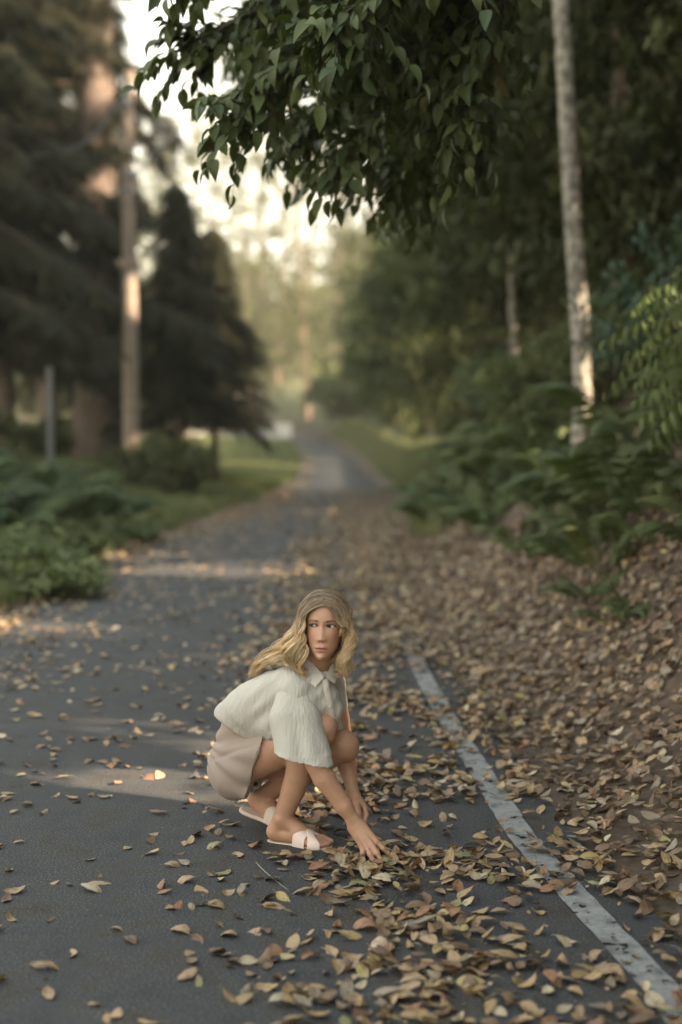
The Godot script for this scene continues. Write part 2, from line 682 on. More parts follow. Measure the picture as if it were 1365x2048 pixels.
func make_land() -> void:
	var xs: Array[float] = []
	var zs: Array[float] = []
	var q := -150.0
	while q < 150.0:
		xs.append(q)
		q += 0.18 if absf(q) < 4.5 else maxf(0.4, absf(q) * 0.12)
	xs.append(150.0)
	q = 45.0
	while q > -262.0:
		zs.append(q)
		q -= 0.25 if q < 0.0 and q > -22.0 else (0.6 if absf(q) < 40.0 else absf(q) * 0.03)
	var rows := []
	var cols := []
	for z in zs:
		var row := PackedVector3Array()
		var cr := PackedColorArray()
		var c := smoothed(ROAD_C, -z)
		for x in xs:
			row.append(Vector3(x, land(x, z), z))
			var u := x - c
			var n := wave.get_noise_2d(x * 30.0, z * 30.0)
			var green := Color(0.085, 0.10, 0.035)
			if -z > 34.0:
				green = Color(0.15, 0.165, 0.07)
			var brown := Color(0.085, 0.058, 0.036)
			var mix := 0.0
			if u < -HALF:
				mix = smoothstep(0.3, 1.0, -u - HALF + n * 0.5)
			elif -z > 16.0:
				mix = smoothstep(0.2, 0.9, u - HALF + n * 0.5) * 0.8
			cr.append(brown.lerp(green, mix) * (1.0 + 0.35 * n))
		rows.append(row)
		cols.append(cr)
	var st := Soup.new()
	st.grid(rows, cols, false, 1.0)
	if st.n[st.n.size() / 2].y < 0.0:
		st = Soup.new()
		st.grid(rows, cols, false, -1.0)
	tag(part("ground", st.mesh(), mats.soil, self), "leaf strewn forest ground rising in banks beside the road and up the far hill", "ground", "", "structure")
	# the road, a sheet with crumbling edges
	rows = []
	q = 30.0
	while q > -186.0:
		var c := smoothed(ROAD_C, -q)
		var y := smoothed(ROAD_Y, -q)
		var row := PackedVector3Array()
		var le := smoothed(WIDE, -q) + 0.07 * wave.get_noise_2d(q * 60.0, 3.0)
		var re := smoothed(WIDE, -q) + 0.035 * wave.get_noise_2d(q * 90.0, 40.0)
		for k in [[-le - 0.01, -0.06], [-le, 0.0], [-0.8, 0.006], [0.0, 0.012], [0.8, 0.006], [re, 0.0], [re + 0.012, -0.06]]:
			row.append(Vector3(c + k[0], y + k[1], q))
		rows.append(row)
		q -= 0.12 if q < 0.0 and q > -20.0 else 0.8
	var rd := Soup.new()
	rd.grid(rows, [], false, 1.0)
	if rd.n[rd.n.size() / 2 + 3].y < 0.0:
		rd = Soup.new()
		rd.grid(rows, [], false, -1.0)
	tag(part("road", rd.mesh(), mats.asphalt, self), "narrow dark grey asphalt road curving away between the trees", "road", "", "structure")
	# the painted edge line, worn, ending where it is lost under leaves
	rows = []
	var uvs := []
	q = 6.0
	while q > -9.4:
		var c := smoothed(ROAD_C, -q) + HALF - 0.19
		var y := smoothed(ROAD_Y, -q) + 0.0075
		var l := 0.052 + 0.006 * wave.get_noise_2d(q * 260.0, 9.0)
		var r := 0.050 + 0.006 * wave.get_noise_2d(q * 260.0, 77.0)
		rows.append(PackedVector3Array([Vector3(c - l, y, q), Vector3(c, y, q), Vector3(c + r, y, q)]))
		uvs.append(PackedVector2Array([Vector2((c - l) * 0.9, q * 0.9), Vector2(c * 0.9, q * 0.9), Vector2((c + r) * 0.9, q * 0.9)]))
		q -= 0.02
	var ln := Soup.new()
	ln.grid(rows, [], false, 1.0, uvs)
	if ln.n[10].y < 0.0:
		ln = Soup.new()
		ln.grid(rows, [], false, -1.0, uvs)
	tag(part("road_line", ln.mesh(), mats.paint, self), "worn white painted edge line on the right side of the asphalt", "road line", "", "structure")

# ---------------------------------------------------------------- the person
const WHO := Vector3(-0.18, 0.0, -4.98)
const SKIN := Color(0.405, 0.224, 0.140)


func skin_at(p: Vector3, _n: Vector3) -> Color:
	var t := wave.get_noise_3dv(p * 1400.0) * 0.08 + wave.get_noise_3dv(p * 400.0) * 0.10
	var c := SKIN * (1.0 + t)
	c.g *= 1.0 + wave.get_noise_3dv(p * 700.0 + Vector3.ONE * 7.0) * 0.08
	return c


# ---- the foot in its own frame: u forward, y up, s to the outside
func foot(fd: Field, x: Transform3D) -> void:
	var at := func(u: float, y: float, sd: float) -> Vector3: return x * Vector3(u, y, sd)
	fd.cone(at.call(0.034, 0.047, 0.0), at.call(0.062, 0.095, 0.0), 0.031, 0.031)
	fd.cone(at.call(0.034, 0.043, 0.0), at.call(0.15, 0.034, 0.004), 0.029, 0.022)
	fd.cone(at.call(0.07, 0.088, 0.0), at.call(0.128, 0.056, -0.005), 0.031, 0.026)
	fd.cone(at.call(0.128, 0.056, -0.006), at.call(0.178, 0.035, -0.018), 0.026, 0.019)
	fd.cone(at.call(0.12, 0.05, 0.006), at.call(0.166, 0.030, 0.018), 0.024, 0.017)
	toes(fd, x)


func toes(fd: Field, x: Transform3D) -> void:
	for t in [[0.178, 0.031, -0.021, 0.236, 0.0255, -0.025, 0.016, 0.0118], [0.180, 0.029, -0.005, 0.234, 0.0225, -0.0045, 0.011, 0.0088], [0.176, 0.027, 0.008, 0.226, 0.0215, 0.0105, 0.0105, 0.0083], [0.170, 0.026, 0.018, 0.216, 0.0208, 0.0235, 0.010, 0.0078], [0.163, 0.025, 0.027, 0.204, 0.020, 0.035, 0.010, 0.0076]]:
		var a: Vector3 = x * Vector3(t[0], t[1], t[2])
		var b: Vector3 = x * Vector3(t[3], t[4], t[5])
		var m := (a + b) * 0.5 + x.basis.y * 0.004
		fd.cone(a, m, t[6], (t[6] + t[7]) * 0.47)
		fd.cone(m, b, (t[6] + t[7]) * 0.47, t[7])


const SOLE := [[0.0, 0.0, 0.0], [0.03, 0.018, 0.018], [0.1, 0.029, 0.029], [0.25, 0.030, 0.031], [0.42, 0.026, 0.032], [0.58, 0.032, 0.038], [0.72, 0.041, 0.044], [0.84, 0.043, 0.041], [0.93, 0.036, 0.030], [0.98, 0.022, 0.014], [1.0, 0.0, 0.0]]


func sole_ring(inset: float, y: float, length: float, x: Transform3D) -> PackedVector3Array:
	var out := PackedVector3Array()
	var mid := Vector3(length * 0.5, y, 0.0)
	for side in [1, -1]:
		for i in 20:
			var t := i / 20.0
			t = 0.5 - 0.5 * cos(PI * t)
			if side < 0:
				t = 1.0 - t
			var inner := []
			for r in SOLE:
				inner.append([r[0], r[1] if side < 0 else r[2]])
			var hw := maxf(smoothed(inner, t), 0.0)
			var p := Vector3(t * length, y, hw * side - (0.006 * t if side != 0 else 0.0))
			out.append(x * p.lerp(mid, inset))
	return out


func sandal(x: Transform3D, parent: Node3D) -> void:
	var st := Soup.new()
	var rows := []
	for r in [[1.0, 0.0], [0.03, 0.0], [0.0, 0.0025], [0.0, 0.0095], [0.02, 0.0122], [0.05, 0.0122]]:
		rows.append(sole_ring(r[0], r[1], 0.25, x))
	st.grid(rows, [], true, -1.0)
	var node := Node3D.new()
	node.name = "sandal"
	parent.add_child(node, true)
	part("sole", st.mesh(WHO), mats.sole, node)
	var ins := Soup.new()
	rows = []
	for r in [[0.035, 0.011], [0.045, 0.0134], [0.1, 0.0136], [0.3, 0.0134], [0.6, 0.0134], [1.0, 0.0134]]:
		rows.append(sole_ring(r[0], r[1], 0.25, x))
	ins.grid(rows, [], true, -1.0)
	part("insole", ins.mesh(WHO), mats.insole, node)
	# two wide bands that cross and knot over the instep
	for band in [[0.140, 0.196, 0.0, 0.050, 1.3], [0.200, 0.138, 0.0035, 0.046, -1.3]]:
		var b := Soup.new()
		var grid := []
		var inner := []
		var outer := []
		for q in SOLE:
			inner.append([q[0], q[1]])
			outer.append([q[0], q[2]])
		for i in 25:
			var a := PI * i / 24.0
			var f := i / 24.0
			var u := lerpf(band[0], band[1], smoothstep(0.12, 0.88, f))
			var pinch := 1.0 - 0.34 * bell(f - 0.5, 0.16)
			var row := PackedVector3Array()
			for k in [[-1.0, -0.001], [-1.0, 0.0012], [-0.85, 0.0028], [0.0, 0.0036 + 0.0015 * bell(f - 0.5, 0.12)], [0.85, 0.0028], [1.0, 0.0012], [1.0, -0.001]]:
				var uu: float = u + k[0] * band[3] * 0.5 * pinch
				var hw: float = smoothed(inner if a > PI * 0.5 else outer, uu / 0.25) + 0.0015
				var hh: float = lerpf(0.074, 0.040, clampf((uu - 0.10) / 0.10, 0.0, 1.0))
				var lift: float = k[1] + band[2] * bell(f - 0.5, 0.2) + 0.0012 * sin(k[0] * 4.0 + f * 9.0) * bell(f - 0.5, 0.2)
				var y := 0.006 + pow(maxf(sin(a), 0.0), 0.75) * (hh + lift)
				row.append(x * Vector3(uu, y, signf(cos(a)) * pow(absf(cos(a)), 0.8) * (hw + lift)))
			grid.append(row)
		b.grid(grid, [], false, 1.0)
		part("strap", b.mesh(WHO), mats.strap, node)


# ---- a hand: wrist, the four knuckles, and for each finger middle joints and tip
func hand(o: Soup, wrist: Vector3, arm: Vector3, fingers: Array, thumb: Array, nails: Array) -> void:
	var lo := wrist
	var hi := wrist
	for f in fingers + [thumb]:
		for p in f:
			lo = lo.min(p)
			hi = hi.max(p)
	lo = lo.min(arm) - Vector3.ONE * 0.035
	hi = hi.max(arm) + Vector3.ONE * 0.035
	var fd := Field.new(lo, hi, 0.0024, 420.0)
	var last: Vector3 = fingers[3][0]
	var first: Vector3 = fingers[0][0]
	var across := (last - first).normalized() * 0.012
	fd.cone(arm - across * 0.2, wrist - across, 0.0215, 0.0180)
	fd.cone(arm + across * 0.2, wrist + across, 0.0215, 0.0180)
	for i in 4:
		var f: Array = fingers[i]
		var start := wrist + across * (i - 1.5) * 0.9
		fd.cone(start, f[0], 0.0175, 0.0098 - (0.0008 if i == 0 else 0.0))
		var r := 0.0084 - (0.0010 if i == 0 else 0.0)
		fd.cone(f[0], f[1], r * 1.12, r)
		fd.cone(f[1], f[2], r * 1.02, r * 0.88)
		fd.cone(f[2], f[3], r * 0.9, r * 0.72)
	fd.cone(wrist, thumb[0], 0.018, 0.013)
	fd.cone(thumb[0], thumb[1], 0.0135, 0.0098)
	fd.cone(thumb[1], thumb[2], 0.0098, 0.0078)
	fd.done()
	fd.cut(arm, arm - wrist)
	fd.into(o, func(p: Vector3, n: Vector3) -> Color:
		var c := skin_at(p, n)
		for q in nails:
			if p.distance_to(q) < 0.0058:
				c = Color(0.62, 0.36, 0.30)
		for f in fingers:
			if p.distance_to(f[0]) < 0.012 or p.distance_to(f[1]) < 0.008:
				c = c * Color(1.0, 0.93, 0.9)
		return c)


func make_person() -> void:
	var who := thing("person", "person in cream shirt and beige shorts crouching on the road, touching fallen leaves", "person", WHO)
	# ---------------- the body: one continuous skin
	var o := Soup.new()
	var fd := Field.new(Vector3(-0.56, -0.01, -5.36), Vector3(0.16, 0.76, -4.66), 0.0065, 210.0)
	var hipR := Vector3(-0.395, 0.25, -5.07)
	var kneeR := Vector3(-0.066, 0.432, -4.895)
	var ankR := Vector3(-0.205, 0.100, -4.945)
	var hipL := Vector3(-0.365, 0.235, -5.21)
	var kneeL := Vector3(0.006, 0.336, -5.03)
	var ankL := Vector3(-0.290, 0.112, -5.175)
	# legs
	fd.chain([hipR, hipR.lerp(kneeR, 0.45), hipR.lerp(kneeR, 0.86), kneeR], [0.080, 0.077, 0.061, 0.050])
	fd.cone(kneeR + Vector3(0.010, 0.004, 0.004), kneeR + Vector3(0.008, -0.022, 0.0), 0.043, 0.041)
	var back := Vector3(-0.85, 0.15, -0.36)
	fd.chain([kneeR, kneeR.lerp(ankR, 0.33) + back * 0.020, kneeR.lerp(ankR, 0.7) + back * 0.006, ankR], [0.045, 0.055, 0.040, 0.034])
	fd.chain([hipL, hipL.lerp(kneeL, 0.45), hipL.lerp(kneeL, 0.86), kneeL], [0.078, 0.076, 0.062, 0.055])
	fd.cone(kneeL + Vector3(0.010, 0.008, 0.004), kneeL + Vector3(0.012, -0.016, 0.0), 0.046, 0.044)
	fd.chain([kneeL, kneeL.lerp(ankL, 0.33) + Vector3(-0.02, -0.02, -0.01), kneeL.lerp(ankL, 0.7) + Vector3(-0.006, -0.004, 0), ankL], [0.048, 0.053, 0.038, 0.033])
	# trunk, under the clothes but for the neck
	var a := Vector3(0.476, -0.107, -0.874)
	for q in [-1.0, 1.0]:
		fd.chain([Vector3(-0.368, 0.255, -5.13) + a * 0.06 * q, Vector3(-0.335, 0.36, -5.11) + a * 0.05 * q, Vector3(-0.225, 0.475, -5.045) + a * 0.07 * q, Vector3(-0.145, 0.56, -5.01) + a * 0.085 * q], [0.072, 0.058, 0.070, 0.05])
	var neck := Vector3(-0.088, 0.60, -4.985)
	fd.cone(Vector3(-0.14, 0.565, -5.01), neck, 0.062, 0.047)
	fd.cone(neck, Vector3(-0.062, 0.72, -4.945), 0.046, 0.047)
	fd.cone(neck + Vector3(0.03, -0.035, 0.055), neck + Vector3(-0.01, -0.02, 0.02), 0.035, 0.045)
	# arms
	var shR := Vector3(-0.157, 0.562, -4.895)
	var elR := Vector3(-0.083, 0.327, -4.790)
	var wrR := Vector3(0.050, 0.124, -4.772)
	fd.chain([shR, shR.lerp(elR, 0.5), elR], [0.050, 0.041, 0.036])
	fd.chain([elR, elR.lerp(wrR, 0.22) + Vector3(-0.004, -0.002, 0), elR.lerp(wrR, 0.7), elR.lerp(wrR, 0.94)], [0.037, 0.037, 0.0295, 0.0205])
	var shL := Vector3(-0.040, 0.54, -5.125)
	var elL := Vector3(0.014, 0.285, -5.13)
	var wrL := Vector3(0.044, 0.160, -5.02)
	fd.chain([shL, shL.lerp(elL, 0.5), elL], [0.052, 0.042, 0.037])
	fd.chain([elL, elL.lerp(wrL, 0.25), elL.lerp(wrL, 0.92)], [0.036, 0.035, 0.021])
	fd.done()
	var footR := Transform3D(Basis(Vector3(0.922, 0, 0.386), Vector3.UP, Vector3(-0.386, 0, 0.922)), Vector3(-0.264, 0.0, -4.968))
	var f2 := Vector3(0.88, -0.235, 0.41).normalized()
	var s2 := Vector3(0.42, 0, -0.90).normalized()
	var footL := Transform3D(Basis(f2, s2.cross(f2).normalized() if s2.cross(f2).y > 0 else f2.cross(s2).normalized(), s2), Vector3(-0.375, 0.064, -5.168))
	fd.into(o, skin_at)
	var ff := Field.new(Vector3(-0.30, 0.0, -5.03), Vector3(0.0, 0.17, -4.80), 0.0034, 260.0)
	foot(ff, footR)
	ff.cone(ankR, ankR.lerp(kneeR, 0.14), 0.0335, 0.0345)
	ff.cone(footR * Vector3(0.058, 0.092, 0.022), footR * Vector3(0.06, 0.097, 0.025), 0.012, 0.012)
	ff.done()
	var nail_col := Color(0.56, 0.30, 0.25)
	var toe_nails := [footR * Vector3(0.243, 0.033, -0.025), footR * Vector3(0.240, 0.029, -0.0045), footR * Vector3(0.232, 0.0275, 0.0105), footR * Vector3(0.222, 0.026, 0.0235)]
	ff.into(o, func(p: Vector3, n: Vector3) -> Color:
		for q in toe_nails:
			if p.distance_to(q) < 0.006:
				return nail_col
		return skin_at(p, n) * Color(1.0, 0.97, 0.95))
	var fl := Field.new(Vector3(-0.37, 0.0, -5.27), Vector3(-0.10, 0.18, -4.99), 0.004, 230.0)
	fl.cone(Vector3(-0.315, 0.098, -5.188), ankL, 0.029, 0.032)
	fl.cone(Vector3(-0.312, 0.094, -5.185), Vector3(-0.235, 0.042, -5.105), 0.028, 0.024)
	fl.cone(ankL, Vector3(-0.225, 0.052, -5.10), 0.031, 0.024)
	fl.cone(ankL, ankL.lerp(kneeL, 0.12), 0.032, 0.034)
	for q in [-1.0, 1.0]:
		fl.cone(Vector3(-0.235, 0.045, -5.105), Vector3(-0.205, 0.032, -5.085) + s2 * 0.018 * q, 0.022, 0.018)
	toes(fl, footL)
	fl.done()
	fl.into(o, skin_at)
	# hands
	hand(o, wrR + Vector3(0.004, -0.008, 0.0), wrR.lerp(elR, 0.14), [
		[Vector3(0.0700, 0.0535, -4.748), Vector3(0.0735, 0.0350, -4.733), Vector3(0.0718, 0.0190, -4.738), Vector3(0.0695, 0.0075, -4.744)],
		[Vector3(0.0880, 0.0560, -4.735), Vector3(0.0985, 0.0370, -4.712), Vector3(0.1065, 0.0215, -4.703), Vector3(0.1120, 0.0075, -4.700)],
		[Vector3(0.1060, 0.0620, -4.734), Vector3(0.1215, 0.0420, -4.712), Vector3(0.1330, 0.0230, -4.704), Vector3(0.1400, 0.0075, -4.703)],
		[Vector3(0.1205, 0.0720, -4.745), Vector3(0.1430, 0.0510, -4.737), Vector3(0.1600, 0.0320, -4.742), Vector3(0.1715, 0.0150, -4.754)]],
		[Vector3(0.092, 0.088, -4.795), Vector3(0.117, 0.060, -4.805), Vector3(0.137, 0.038, -4.80)],
		[Vector3(0.0695, 0.0135, -4.7375), Vector3(0.1105, 0.014, -4.694), Vector3(0.1385, 0.0145, -4.697), Vector3(0.1690, 0.0215, -4.7475)])
	hand(o, wrL + Vector3(0.004, -0.01, 0.004), wrL.lerp(elL, 0.16), [
		[Vector3(0.058, 0.098, -5.045), Vector3(0.060, 0.072, -5.030), Vector3(0.052, 0.062, -5.012), Vector3(0.044, 0.066, -5.004)],
		[Vector3(0.072, 0.105, -5.030), Vector3(0.076, 0.074, -5.010), Vector3(0.066, 0.060, -4.994), Vector3(0.054, 0.062, -4.986)],
		[Vector3(0.080, 0.114, -5.012), Vector3(0.086, 0.084, -4.992), Vector3(0.077, 0.066, -4.978), Vector3(0.064, 0.066, -4.972)],
		[Vector3(0.083, 0.124, -4.996), Vector3(0.090, 0.098, -4.972), Vector3(0.083, 0.078, -4.962), Vector3(0.072, 0.064, -4.962)]],
		[Vector3(0.056, 0.128, -4.985), Vector3(0.062, 0.104, -4.962), Vector3(0.070, 0.084, -4.955)], [])
	var head := Transform3D(Basis.looking_at(Vector3(0.10, -0.135, -0.985), Vector3(0.03, 1, 0)), Vector3(-0.057, 0.782, -4.93))
	make_face(o, head, who)
	part("body", o.mesh(WHO), mats.skin, who)
	var ring := Soup.new()
	var rc := Vector3(0.0925, 0.0480, -4.7245)
	var rd := Vector3(0.0105, -0.019, 0.023).normalized()
	var ru := rd.cross(Vector3.UP).normalized()
	var rv := rd.cross(ru)
	var rp := PackedVector3Array()
	var rr := PackedFloat32Array()
	for i in 17:
		rp.append(rc + (ru * cos(TAU * i / 16.0) + rv * sin(TAU * i / 16.0)) * 0.0094)
		rr.append(0.0011)
	ring.tube(rp, rr, 6)
	part("ring", ring.mesh(WHO), mats.silver, who)
	make_shirt(who, a, shR, elR, shL, elL)
	make_shorts(who, hipR, kneeR, hipL, kneeL)
	sandal(footR, who)
	sandal(footL, who)
	make_hair(head, who)


# ---- head and face, in the head's own axes: x to the viewer's right, y up, z out of the face
const FACE_W := [[-0.120, 0.006], [-0.116, 0.019], [-0.108, 0.0275], [-0.095, 0.0375], [-0.078, 0.0478], [-0.055, 0.0565], [-0.03, 0.0625], [0.0, 0.0655], [0.03, 0.068], [0.06, 0.066], [0.085, 0.056], [0.105, 0.037], [0.115, 0.018], [0.119, 0.004]]
const FACE_F := [[-0.120, 0.060], [-0.116, 0.074], [-0.108, 0.083], [-0.095, 0.0835], [-0.078, 0.0835], [-0.055, 0.083], [-0.03, 0.082], [0.0, 0.083], [0.02, 0.0885], [0.045, 0.0885], [0.065, 0.083], [0.085, 0.069], [0.105, 0.044], [0.115, 0.020], [0.119, 0.004]]
const FACE_B := [[-0.120, -0.03], [-0.108, -0.02], [-0.09, 0.0], [-0.06, 0.05], [-0.03, 0.078], [0.0, 0.09], [0.06, 0.094], [0.085, 0.078], [0.105, 0.046], [0.119, 0.004]]
const EYE_X := 0.0305


func lid(x: float, upper: bool) -> float:                  # the almond of an eye, x from the eye's middle
	var t := clampf(x / 0.0152, -1.0, 1.0)
	return (0.0060 if upper else -0.0047) * pow(1.0 - t * t, 0.75)


func face_push(x: float, y: float) -> float:
	var d := 0.0
	var nose := smoothed([[-0.062, 0.0], [-0.056, 0.003], [-0.0515, 0.0095], [-0.0465, 0.0150], [-0.042, 0.0152], [-0.03, 0.0108], [-0.015, 0.0064], [0.0, 0.0045], [0.012, 0.002], [0.022, 0.0]], y)
	d += nose * bell(x, lerpf(0.0078, 0.0098, clampf(-y / 0.045, 0.0, 1.0)))
	d += 0.0050 * (bell(x - 0.0112, 0.0046) + bell(x + 0.0112, 0.0046)) * bell(y + 0.0475, 0.0050)
	d -= 0.003 * (bell(x - 0.0055, 0.0026) + bell(x + 0.0055, 0.0026)) * bell(y + 0.0545, 0.0022)
	var ax := absf(x)
	d -= 0.0085 * bell(ax - EYE_X + 0.002, 0.0125) * bell(y - 0.002, 0.0085)
	d -= 0.004 * bell(ax - 0.014, 0.006) * bell(y - 0.001, 0.010)
	d += 0.0030 * bell(ax - 0.028, 0.014) * bell(y - 0.018, 0.006)
	d += 0.0045 * bell(ax - 0.040, 0.013) * bell(y + 0.028, 0.013)
	d -= 0.0035 * bell(ax - 0.036, 0.012) * bell(y + 0.068, 0.014)
	d += 0.0050 * bell(x, 0.0155) * bell(y + 0.0725, 0.0036) - 0.0010 * bell(x, 0.0025) * bell(y + 0.0695, 0.003)
	d += 0.0062 * bell(x, 0.0135) * bell(y + 0.0845, 0.0042)
	d -= 0.0050 * bell(x, 0.0150) * bell(y + 0.0785, 0.0013)
	d -= 0.0020 * bell(ax - 0.0235, 0.004) * bell(y + 0.0785, 0.004)
	d -= 0.0030 * bell(x, 0.014) * bell(y + 0.0945, 0.004)
	d += 0.0042 * bell(x, 0.012) * bell(y + 0.107, 0.008)
	# lids round the eyeball
	d += 0.0034 * bell(ax - EYE_X, 0.0115) * bell(y - 0.0062, 0.0026)
	d += 0.0022 * bell(ax - EYE_X, 0.0115) * bell(y + 0.0058, 0.0024)
	return d


func face_colour(x: float, y: float) -> Color:
	var c := Color(0.455, 0.260, 0.168)
	var ax := absf(x)
	var blush := bell(ax - 0.042, 0.015) * bell(y + 0.036, 0.015)
	c = c.lerp(Color(0.44, 0.185, 0.118), 0.55 * blush + 0.25 * bell(x, 0.008) * bell(y + 0.044, 0.008))
	if y < 0.0 and y > -0.06:
		var fr := wave.get_noise_2d(x * 9000.0, y * 9000.0)
		if fr > 0.22:
			c = c * Color(0.95, 0.91, 0.88)
	# lips
	var half := 0.0225
	if ax < half:
		var t := ax / half
		var bow := 0.0068 * pow(1.0 - t * t, 0.8) - 0.0016 * bell(x, 0.0028)
		var top := -0.0785 + bow * 1.25
		var bottom := -0.0785 - 0.0122 * pow(1.0 - t * t, 0.7)
		var edge := smoothstep(bottom - 0.0008, bottom + 0.0008, y) * (1.0 - smoothstep(top - 0.0008, top + 0.0008, y))
		c = c.lerp(Color(0.39, 0.155, 0.138), edge)
		if absf(y + 0.0785) < 0.0009 * (1.3 - t):
			c = Color(0.12, 0.04, 0.035)
	# brows
	var bx := (ax - 0.013) / 0.034
	if bx > 0.0 and bx < 1.0:
		var by := 0.0150 + 0.0062 * sin(bx * 2.3) - 0.0028 * bx
		var bh := 0.0036 * (1.0 - bx * 0.72) * smoothstep(0.0, 0.12, bx)
		var e := 1.0 - smoothstep(bh * 0.6, bh * 1.25, absf(y - by))
		c = c.lerp(Color(0.085, 0.045, 0.024), e * (0.85 + 0.2 * wave.get_noise_2d(x * 5000.0, y * 1200.0)))
	# liner and lid crease
	var ex := ax - EYE_X
	if absf(ex) < 0.0165:
		var u := lid(ex, true)
		var l := lid(ex, false)
		var dark := bell(y - u - 0.0006, 0.0012)
		c = c.lerp(Color(0.06, 0.035, 0.025), clampf(dark * 1.2, 0.0, 0.95))
		c = c.lerp(Color(0.20, 0.09, 0.06), 0.75 * bell(y - l + 0.0004, 0.0007))
		c = c.lerp(Color(0.30, 0.15, 0.095), 0.5 * bell(y - u - 0.0042, 0.0016))
	if y < -0.052 and y > -0.058 and bell(ax - 0.0055, 0.0022) > 0.5:
		c = Color(0.27, 0.125, 0.085)
	return c * (1.0 + 0.05 * wave.get_noise_2d(x * 900.0, y * 900.0))


func face_point(x0: float, y: float, front: bool) -> Vector3:
	var w := maxf(smoothed(FACE_W, y), 0.002)
	var t := clampf(x0 / w, -1.0, 1.0)
	if front:
		var f := smoothed(FACE_F, y)
		var z := f * pow(maxf(1.0 - pow(absf(t), 2.3), 0.0), 0.5)
		var fade := smoothstep(0.0, 0.35, 1.0 - absf(t))
		return Vector3(x0, y, z + face_push(x0, y) * fade)
	return Vector3(x0, y, -smoothed(FACE_B, y) * pow(maxf(1.0 - pow(absf(t), 2.2), 0.0), 0.5))


func make_face(o: Soup, head: Transform3D, who: Node3D) -> void:
	# the front: rows by height, columns across; the eye openings are left out
	var first := o.v.size()
	var ys: Array[float] = []
	var y := -0.120
	while y < 0.1195:
		ys.append(y)
		y += 0.00085 if y > -0.1 and y < 0.026 else 0.0025
	ys.append(0.119)
	var cols := 121
	for q in ys:
		var w := maxf(smoothed(FACE_W, q), 0.002)
		for j in cols:
			var t := -1.0 + 2.0 * j / (cols - 1)
			t = sin(t * PI * 0.5) * 0.45 + t * 0.55
			var x := t * w
			var p := face_point(x, q, true)
			var e := 0.0006
			var s1 := 1.0 if absf(t) < 0.985 else 0.0
			var nx := face_point(x + e * s1, q, true) - face_point(x - e * s1 - e * (1.0 - s1) * signf(t), q, true)
			var ny := face_point(x, q + e, true) - face_point(x, q - e, true)
			var n := nx.cross(ny).normalized() if s1 > 0.0 else Vector3(signf(t), 0, 0)
			if n.z < -0.2:
				n = -n
			o.vert(head * p, (head.basis * n).normalized(), face_colour(x, q))
	for i in ys.size() - 1:
		for j in cols - 1:
			var a := first + i * cols + j
			var m := head.affine_inverse() * ((o.v[a] + o.v[a + cols + 1]) * 0.5)
			var ex := absf(m.x) - EYE_X
			if absf(ex) < 0.0150 and m.z > 0.0 and m.y < lid(ex, true) and m.y > lid(ex, false):
				continue
			o.quad(a, a + 1, a + cols + 1, a + cols)
	# the back of the skull
	var rows := []
	var cc := []
	for i in 25:
		var yy := lerpf(-0.120, 0.119, i / 24.0)
		var row := PackedVector3Array()
		var rc := PackedColorArray()
		var w := maxf(smoothed(FACE_W, yy), 0.002)
		for j in 25:
			row.append(head * face_point(w * sin(PI * (j / 24.0 - 0.5)), yy, false))
			rc.append(SKIN)
		rows.append(row)
		cc.append(rc)
	o.grid(rows, cc, false, -1.0)
	# eyeballs looking to the viewer's left
	for sd in [-1.0, 1.0]:
		var mid := face_point(EYE_X * sd, 0.0005, true)
		var c := Vector3(EYE_X * sd, 0.0004, mid.z - 0.0098)
		var look := Vector3(-0.46, 0.02, 0.88).normalized()
		var eb := Soup.new()
		var rr := []
		var rk := []
		for i in 33:
			var th := PI * i / 32.0
			var row := PackedVector3Array()
			var kk := PackedColorArray()
			for j in 40:
				var ph := TAU * j / 40.0
				var d := Vector3(sin(th) * cos(ph), sin(th) * sin(ph), cos(th))
				d = Basis(Quaternion(Vector3(0, 0, 1), look)) * d
				row.append(head * (c + d * 0.0118))
				var ang := th * 0.0118
				var col := Color(0.46, 0.42, 0.40)
				if ang < 0.0064:
					col = Color(0.085, 0.085, 0.06).lerp(Color(0.03, 0.03, 0.025), smoothstep(0.0050, 0.0064, ang))
				if ang < 0.0024:
					col = Color(0.005, 0.005, 0.005)
				kk.append(col)
			rr.append(row)
			rk.append(kk)
		eb.grid(rr, rk, true, 1.0)
		part("eye", eb.mesh(WHO), mats.eye, who)
		var la := Soup.new()
		for i in 22:
			var ex = lerpf(-0.0146, 0.0160, i / 21.0) * sd
			var p := face_point(EYE_X * sd + ex, lid(ex, true) + 0.0003, true)
			var out := Vector3(ex * 0.22, 0.0026, 0.0055 + 0.001 * sin(i * 2.1))
			la.tube(PackedVector3Array([head * p, head * (p + out * 0.6 - Vector3(0, 0.0008, 0)), head * (p + out)]), PackedFloat32Array([0.0005, 0.0004, 0.0001]), 3, PackedColorArray(), false)
		part("eyelashes", la.mesh(WHO), mats.lash, who)


